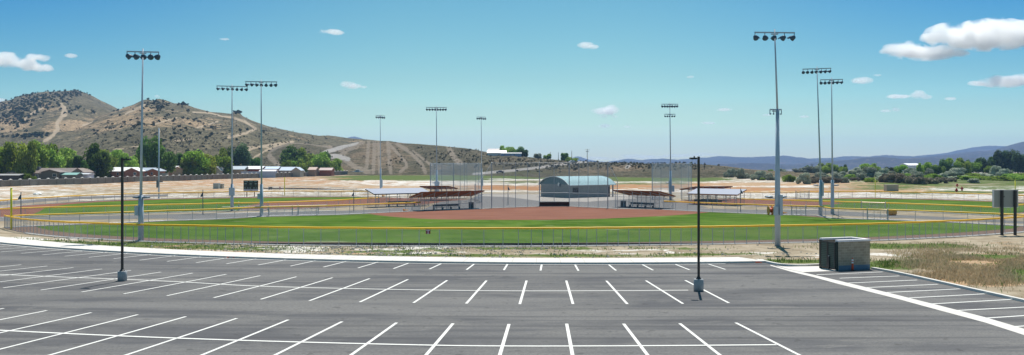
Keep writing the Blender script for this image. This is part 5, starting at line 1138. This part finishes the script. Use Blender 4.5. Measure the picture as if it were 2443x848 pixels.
RIGHT_T = [(1740,425,404,22,'silver','shrub'),(1771,427,404,26,'silver','shrub'),(1808,430,409,28,'silver','shrub'),(1820,431,425,10,'mid','shrub'),(1839,431,414,22,'silver','shrub'),(1882,434,418,24,'mid','shrub'),(1872,432,422,12,'silver','shrub'),(1916,439,414,26,'silver','shrub'),(1935,438,422,24,'brown','shrub'),(1952,437,424,18,'brown','shrub'),
 (1976,438,423,26,'brown','shrub'),(1996,438,426,20,'brown','shrub'),(2014,438,424,16,'silver','shrub'),(2040,432,424,18,'brown','shrub'),(2075,437,425,26,'mid','shrub'),(1905,413,402,22,'silver','shrub'),(1925,415,398,28,'silver','shrub'),(1944,415,397,28,'silver','shrub'),(1926,412,396,14,'dark','round'),(1868,412,403,16,'silver','shrub'),(1838,411,405,10,'mid','shrub'),
 (1966,415,391,26,'mid','round'),(1981,416,391,28,'mid','round'),(2000,416,397,28,'mid','round'),(2012,413,394,16,'dark','round'),(1993,418,410,14,'silver','shrub'),(2022,424,407,32,'silver','shrub'),(2050,422,405,26,'silver','shrub'),(2068,420,392,30,'mid','round'),(2084,419,392,24,'mid','round'),(2048,413,400,22,'silver','round'),(2083,423,400,34,'silver','shrub'),(2104,424,403,24,'silver','shrub'),
 (2118,422,400,20,'blue','round'),(2128,421,402,20,'vivid','round'),(2149,420,395,26,'vivid','round'),(2136,426,410,30,'silver','shrub'),(2168,424,402,26,'silver','shrub'),(2182,425,407,20,'silver','shrub'),(2194,424,391,14,'mid','round'),(2208,423,389,20,'mid','round'),(2222,422,389,24,'mid','round'),(2214,425,404,22,'silver','shrub'),(2233,424,398,20,'dark','round'),(2246,418,398,14,'mid','shrub'),
 (2256,417,383,24,'dark','round'),(2276,417,379,28,'mid','round'),(2297,417,379,26,'mid','round'),(2310,415,384,18,'dark','round'),(2254,415,396,18,'vivid','round'),(2278,421,402,36,'silver','shrub'),(2300,416,390,26,'vivid','round'),(2322,415,389,30,'vivid','round'),(2335,414,380,24,'dark','round'),(2352,414,379,26,'blue','round'),(2368,414,376,20,'dark','poplar'),
 (2382,414,362,26,'blue','poplar'),(2397,414,362,22,'blue','poplar'),(2412,414,362,24,'blue','poplar'),(2428,415,365,22,'blue','poplar'),(2441,415,371,24,'blue','poplar'),(2458,415,369,30,'blue','poplar'),(2361,416,397,20,'vivid','round'),(2388,405,390,26,'vivid','round'),(2374,421,397,20,'silver','round'),(2392,422,404,22,'silver','shrub'),(2403,421,406,20,'silver','shrub'),
 (2112,437,416,26,'brown','shrub'),(2130,438,415,30,'brown','shrub'),(2152,439,416,30,'brown','shrub'),(2172,440,419,28,'brown','shrub'),(2195,441,423,28,'brown','shrub'),(2222,440,425,26,'brown','shrub'),(2246,438,424,24,'brown','shrub'),(2272,435,425,16,'brown','shrub'),(2322,437,427,24,'silver','shrub'),(2368,430,420,14,'dark','shrub'),
 (2350,424,414,40,'silver','shrub'),(2390,432,421,44,'mid','shrub'),(2425,431,419,44,'mid','shrub'),(2320,425,414,36,'mid','shrub'),(2290,428,419,30,'silver','shrub'),(2105,430,414,30,'silver','shrub'),(2160,430,415,26,'mid','shrub'),(2188,430,412,26,'silver','shrub'),(2225,431,416,30,'mid','shrub'),(2256,430,415,30,'silver','shrub'),(2305,431,420,34,'mid','shrub'),(2340,430,421,34,'mid','shrub'),(2410,426,415,30,'mid','shrub'),(2436,424,414,30,'mid','shrub'),(2060,430,416,26,'silver','shrub'),(2030,430,417,24,'mid','shrub'),(2000,428,413,26,'silver','shrub'),(1960,427,412,26,'silver','shrub')]
DESC = {('silver','shrub'):'silvery olive shrub',('silver','round'):'silvery round tree',('mid','round'):'mid green round tree',('mid','shrub'):'mid green low shrub',('dark','round'):'dark green round tree',('dark','shrub'):'dark low shrub',('vivid','round'):'bright green round tree',('blue','poplar'):'tall dark poplar',('blue','round'):'bluish dark tree',('brown','shrub'):'grey brown twiggy shrub',('dark','poplar'):'narrow dark tree'}
ANCH = [(1700,'right of the black lamp post'),(1790,'left of the nearest light pole'),(1860,'just right of the nearest light pole'),(1930,'left of the two close light poles'),(1990,'beside the two close light poles'),(2050,'right of the two close light poles'),(2110,'above the beige cabinet'),(2160,'below the white warehouse'),(2210,'right of the white warehouse'),(2270,'above the red hydrants'),(2330,'left of the dark poplars'),(2400,'above the grey scoreboard back'),(2460,'at the right picture edge')]
ORD = ['first','second','third','fourth','fifth','sixth','seventh','eighth','ninth','tenth','eleventh','twelfth']
cnt = {}
info = []
for t_ in sorted(RIGHT_T, key=lambda a: a[0]):
    (x, b, t, w_, k, s) = t_; an = min(ANCH, key=lambda a: abs(a[0]-x))[1]; key = (DESC[(k,s)], an); info.append((t_, key)); cnt[key] = cnt.get(key, 0)+1
used = {}
for (t_, key) in info:
    (x, b, t, w_, k, s) = t_; used[key] = used.get(key, 0)+1
    lb = key[0]+' '+key[1] if cnt[key] == 1 else key[0]+' '+key[1]+', '+ORD[used[key]-1]+' from the left'
    tree(lb, x, b, t, w_*1.06, k, s, GR, name='shrub' if s == 'shrub' else 'tree', cat='shrub' if s == 'shrub' else 'tree')

# junipers and brush scattered on the hills: too many to count
MULT = 1.15
def scatter(name, grid, spots, mat, size, seed, n_leaf=26):
    r = np.random.default_rng(seed); V = []; Fc = []; ny, nx, _ = grid.shape
    PX = CX+grid[...,0]*F/grid[...,1]; PY = HY+(H-grid[...,2])*F/grid[...,1]
    for (cx, cy, sx, sy, n) in spots:
        for _ in range(int(n*MULT)):
            x = r.normal(cx, sx); y = r.normal(cy, sy); d = (PX-x)**2+((PY-y)*2)**2; j, i = np.unravel_index(np.argmin(d), d.shape)
            if d[j, i] > 40: continue
            p = grid[j, i]+np.array([r.uniform(-2,2), r.uniform(-3,3), 0]); s = size*r.uniform(.5, 1.3)
            for _ in range(n_leaf):
                dd = r.normal(size=3); dd /= np.linalg.norm(dd); c = p+dd*s*np.array([1,1,.75])*r.uniform(.5,1)+np.array([0,0,s*.55]); nr = dd+r.normal(size=3)*.5; nr /= np.linalg.norm(nr)
                t = np.cross(nr, r.normal(size=3)); t /= np.linalg.norm(t); b = np.cross(nr, t); q = s*.42; k = len(V); V += [c-t*q, c-b*q*.8, c+t*q, c+b*q*.8]; Fc.append((k,k+1,k+2,k+3))
    me = bpy.data.meshes.new(name); me.from_pydata([tuple(v) for v in V], [], Fc); me.update(); me.materials.append(mat); o = bpy.data.objects.new(name, me); COL.objects.link(o); o['kind'] = 'stuff'
JM = mat_leaf('leaf_juniper', (.045,.062,.028), (.075,.095,.042), .1)
scatter('juniper_scrub', cA, [(30,262,28,10,90),(90,238,30,8,130),(140,228,24,6,70),(180,224,18,4,40),(20,290,30,8,70),(60,252,40,8,80),(110,255,40,14,30),(10,320,20,6,10),(60,327,25,2.5,26),(30,268,30,12,60),(180,262,8,5,14),(224,268,5,2,8),(90,322,18,2,16),(50,295,20,8,20)], JM, 2.1, 3)
scatter('hill_brush', cB, [(378,246,14,6,40),(380,258,12,6,22),(440,250,8,3,18),(567,269,6,2,24),(300,300,40,16,20),(330,298,6,2,6),(420,300,60,20,24),(230,320,40,10,14),(500,330,60,14,16),(280,262,6,3,5),(560,335,5,2,3),(400,270,40,14,20),(350,262,30,10,14)], JM, 1.7, 4)
scatter('sage_brush', cC, [(1200,385,60,7,120),(1290,395,60,6,90),(1100,370,50,10,80),(1450,392,70,4,110),(1560,397,60,4,90),(740,375,50,12,60),(1650,399,40,3,20),(1000,380,60,15,50),(620,395,30,8,30),(1380,400,40,5,60),(1520,392,60,2,50)], mat_leaf('leaf_sage', (.07,.075,.045), (.12,.12,.075), .1), .75, 5, 18)
scatter('sage_brush', cB, [(300,330,100,20,160),(500,310,80,20,160),(700,335,60,12,80),(420,340,100,18,160),(620,320,60,14,80)], mat_leaf('leaf_sage_far', (.07,.072,.048), (.11,.11,.075), .1), 1.1, 6, 12)

# weeds between the walk and the fence, dry grass on the right: uncountable
def weeds(name, n, area, mat, h0, h1, seed, wd=.02, clump=.25, dens=None, cov=.10):
    r = np.random.default_rng(seed); px = []; py = []
    X = r.uniform(area[0], area[1], n*3); Y = r.uniform(area[2], area[3], n*3)
    PX = CX+X*F/Y; PYv = HY+F*H/Y
    pr = dens(PX, PYv, X, Y) if dens else np.ones(n*3)
    nz = vnoise(X, Y, 1.0/clump*.18, seed*1.3); ok = r.uniform(size=n*3) < pr*np.clip((nz+cov)*4, 0, 1)
    sd = sd_lot(X, Y); ok &= (sd > np.where(X > XE, .25, 3.5))
    X, Y = X[ok][:n], Y[ok][:n]; Z = ground_z(X, Y)
    V = []; Fc = []
    for x, y, z in zip(X, Y, Z):
        a = r.uniform(0, 6.28); hh = r.uniform(h0, h1); dx, dy = math.cos(a)*wd, math.sin(a)*wd; lx, ly = r.normal(0, hh*.3, 2); k = len(V)
        V += [(x-dx, y-dy, z-.03), (x+dx, y+dy, z-.03), (x+lx*.4+dx*.8, y+ly*.4+dy*.8, z+hh*.6), (x+lx, y+ly, z+hh)]; Fc.append((k,k+1,k+2,k+3))
    me = bpy.data.meshes.new(name); me.from_pydata(V, [], Fc); me.update(); me.materials.append(mat); o = bpy.data.objects.new(name, me); COL.objects.link(o); o['kind'] = 'stuff'
def before_fence(X, Y):
    fx = np.array([p.x for p in ARCF]); fy = np.array([p.y for p in ARCF]); return Y < np.interp(X, fx, fy)-.3
LG = mat_leaf('weed_green', (.12,.19,.05), (.20,.28,.08), .4); LD = mat_leaf('weed_dry', (.46,.38,.22), (.60,.51,.33), .5)
def ch(c, s=1.0, off=0.0): return lambda PX, PY, X, Y: np.clip(blob_channels(PX, PY)[c]*s+off, 0, 1)*before_fence(X, Y)
weeds('green_weeds', 42000, (-70, 62, 40, 120), LG, .08, .30, 11, .035, .35, ch('green', 1.1), cov=.2)
weeds('green_weeds', 2500, (20, 40, 62, 78), LG, .2, .55, 12, .03, .2, lambda PX, PY, X, Y: np.exp(-((PX-2125)/28)**2-((PY-644)/9)**2)+np.exp(-((PX-1890)/50)**2-((PY-630)/5)**2))
weeds('dry_grass', 90000, (14, 62, 40, 95), LD, .10, .36, 13, .02, .9, ch('brown', 1.6), cov=.3)
weeds('green_weeds', 9000, (14, 62, 40, 95), LG, .08, .3, 17, .02, 1.2, lambda PX, PY, X, Y: .8*np.exp(-((PX-2330)/170)**2-((PY-640)/55)**2)*before_fence(X, Y), cov=-.05)
weeds('dry_grass', 14000, (-80, 10, 78, 118), LD, .05, .2, 14, .04, .6, ch('brown', .8))
# broken chunks of pale caliche on the verge
def pebbles(name, n, seed):
    r = np.random.default_rng(seed); V = []; Fc = []; X = r.uniform(-52, 30, n*4); Y = r.uniform(76, 105, n*4); PX = CX+X*F/Y; PY = HY+F*H/Y
    pr = np.exp(-((PX-850)/330)**2)*.9+.06; ok = (r.uniform(size=len(X)) < pr) & before_fence(X, Y) & (sd_lot(X, Y) > 3.7) & (vnoise(X, Y, .8, 5.) > -.12); X, Y = X[ok][:n], Y[ok][:n]; Z = ground_z(X, Y)
    for x, y, z in zip(X, Y, Z):
        s = r.uniform(.05, .2)*r.uniform(.5, 1.1); k = len(V); q = [(r.uniform(-1,1), r.uniform(-1,1)) for _ in range(1)]
        base = [(math.cos(a)*s*r.uniform(.7,1.2), math.sin(a)*s*r.uniform(.7,1.2)) for a in (0, 1.25, 2.5, 3.8, 5.0)]
        V += [(x+a, y+b, z-.03) for a, b in base]+[(x+a*.6, y+b*.6, z+s*.55) for a, b in base]; Fc += [(k+i, k+(i+1) % 5, k+5+(i+1) % 5, k+5+i) for i in range(5)]+[tuple(k+5+i for i in range(5))]
    me = bpy.data.meshes.new(name); me.from_pydata(V, [], Fc); me.update(); me.materials.append(plain('caliche', (.46,.42,.36), .9, 0, .1, .2, 2)); o = bpy.data.objects.new(name, me); COL.objects.link(o); o['kind'] = 'stuff'
pebbles('rubble', 3600, 21)

# ------------------------------------------------------------------ clouds, far beyond the haze
def cloud_mat(DN=.011):
    m = bpy.data.materials.new('cloud'); m.use_nodes = True; n = m.node_tree.nodes; l = m.node_tree.links; n.remove(n['Principled BSDF']); out = n['Material Output']
    pv = n.new('ShaderNodeVolumePrincipled'); pv.inputs['Color'].default_value = (1,1,1,1); pv.inputs['Anisotropy'].default_value = .4
    tc = n.new('ShaderNodeTexCoord'); at = n.new('ShaderNodeNewGeometry')
    nz = n.new('ShaderNodeTexNoise'); nz.inputs['Scale'].default_value = .0058; nz.inputs['Detail'].default_value = 7; nz.inputs['Roughness'].default_value = .62; nz.inputs['Distortion'].default_value = .5
    l.new(at.outputs['Position'], nz.inputs['Vector'])
    ln = n.new('ShaderNodeVectorMath'); ln.operation = 'LENGTH'; l.new(tc.outputs['Object'], ln.inputs[0])
    a = n.new('ShaderNodeMath'); a.operation = 'MULTIPLY_ADD'; l.new(nz.outputs['Fac'], a.inputs[0]); a.inputs[1].default_value = 2.5; a.inputs[2].default_value = -.74
    b = n.new('ShaderNodeMath'); b.operation = 'SUBTRACT'; l.new(a.outputs[0], b.inputs[0]); l.new(ln.outputs['Value'], b.inputs[1])
    mr = n.new('ShaderNodeMapRange'); mr.interpolation_type = 'SMOOTHSTEP'; mr.inputs[1].default_value = -.42; mr.inputs[2].default_value = -.05; mr.inputs[3].default_value = 0; mr.inputs[4].default_value = DN
    l.new(b.outputs[0], mr.inputs[0]); l.new(mr.outputs[0], pv.inputs['Density']); l.new(pv.outputs[0], out.inputs['Volume']); return m
CLM = cloud_mat(); CLF = cloud_mat(.0012)
def cloud(label, lobes, D=9000, group='small fair weather clouds'):
    xs = [l[0] for l in lobes]; ys = [l[1] for l in lobes]; root = empty('cloud', (XatY(sum(xs)/len(xs), D), D, ZatY(sum(ys)/len(ys), D))); tag(root, label, 'cloud', group)
    for (x, y, rx, ry) in lobes:
        bm = bmesh.new(); bmesh.ops.create_icosphere(bm, subdivisions=2, radius=1.0); me = bpy.data.meshes.new('cloud_lobe'); bm.to_mesh(me); bm.free(); me.materials.append(CLM if D < 20000 else CLF)
        o = bpy.data.objects.new('cloud_lobe', me); COL.objects.link(o); o.parent = root; k = D/F
        o.location = (XatY(x, D)-root.location.x, random.uniform(-1, 1)*rx*k*.3, ZatY(y, D)-root.location.z); o.scale = (rx*k*1.35, max(rx*.7, ry)*k*1.3, ry*k*1.5)
CL = [('largest white cloud at the upper right edge',[(2360,85,85,28),(2270,84,50,22),(2430,88,45,26),(2225,90,26,9),(2320,100,60,16)]),('long white cloud just below the largest one',[(2160,121,45,17),(2210,127,60,14),(2280,127,32,8),(2120,123,18,6)]),
 ('white cloud at the right edge below the largest ones',[(2390,195,50,12),(2335,199,20,5),(2430,190,30,9)]),('tiny cloud low at the right picture edge',[(2441,180,9,5)]),('thin cloud with a hooked end right of centre',[(2145,230,24,4)]),('hooked small cloud beside the thin one',[(2190,226,16,8),(2212,232,14,5)]),('small streak cloud right of the hooked one',[(2268,236,12,3)]),
 ('small low cloud below the hooked one',[(2140,262,12,5),(2112,265,14,3)]),('small cloud right of the rightmost light poles',[(2053,193,24,7)]),('tiny oval cloud above the small one',[(2095,180,10,3)]),('tiny cloud high above the right backstop',[(1645,184,9,3)]),('flat small cloud left of the nearest light pole',[(1730,262,18,3.5)]),('flat small cloud below the other one left of the nearest light pole',[(1692,294,18,4)]),
 ('puffy cloud above the concession building',[(1462,262,20,10),(1440,265,24,7)]),('small cloud below the puffy one',[(1442,301,13,4)]),('tiny cloud right of the small one below the puffy cloud',[(1495,303,9,3)]),('thin cloud strip under the puffy one',[(1440,278,9,2.5),(1468,278,7,2.5)]),('bright small cloud high in the centre of the sky',[(1398,108,17,6),(1415,112,12,4)]),
 ('small cloud with a tail in the upper left centre',[(793,78,28,6),(768,74,8,4)]),('bright cloud with a thin tail above the left hill slope',[(826,202,18,8),(845,206,16,5),(866,208,9,3)]),('faint tiny cloud in the upper left',[(536,94,11,2.5)]),('tiny cloud above the second peak',[(376,231,8,4)]),
 ('long white cloud at the left picture edge',[(20,145,34,14),(60,153,34,12),(98,162,24,8),(-20,148,30,13)]),('smaller cloud above the long one on the left',[(82,137,24,8),(105,139,18,7)]),('tiny oval cloud right of the two left clouds',[(170,134,13,4)]),('thin faint cloud behind the left peak',[(0,240,14,4)]),
 ('tiny high cloud wisp at the top right corner',[(2437,53,12,5)]),('faint cloud left of the rightmost poles',[(1915,279,12,2.5)]),('faint low cloud left of the nearest light pole',[(1828,275,10,2.5)])]
for lb, lo in CL: cloud(lb, lo)
for lb, lo in [('long low white cloud bank on the horizon right of the utility pole',[(1425,378,36,3),(1470,381,26,3)]),('low cloud bank in the middle of the horizon',[(1515,374,34,5),(1560,376,30,4)]),('low cloud bank on the horizon behind the right backstop',[(1600,373,32,4),(1640,371,32,3.5)]),('thin end of the horizon clouds above the blue range',[(1680,368,24,4),(1700,370,20,3)])]:
    cloud(lb, lo, 24000, 'cloud banks low on the horizon')

# ------------------------------------------------------------------ the air
hzm = bpy.data.materials.new('haze'); hzm.use_nodes = True; n = hzm.node_tree.nodes; n.remove(n['Principled BSDF']); pv = n.new('ShaderNodeVolumePrincipled')
pv.inputs['Color'].default_value = (.33,.55,1,1); pv.inputs['Density'].default_value = HAZE; pv.inputs['Anisotropy'].default_value = .2; hzm.node_tree.links.new(pv.outputs[0], n['Material Output'].inputs['Volume'])
hb = MB().box(-15000, 15000, -600, 9600, -64, 245).build('haze', hzm); hb['kind'] = 'stuff'
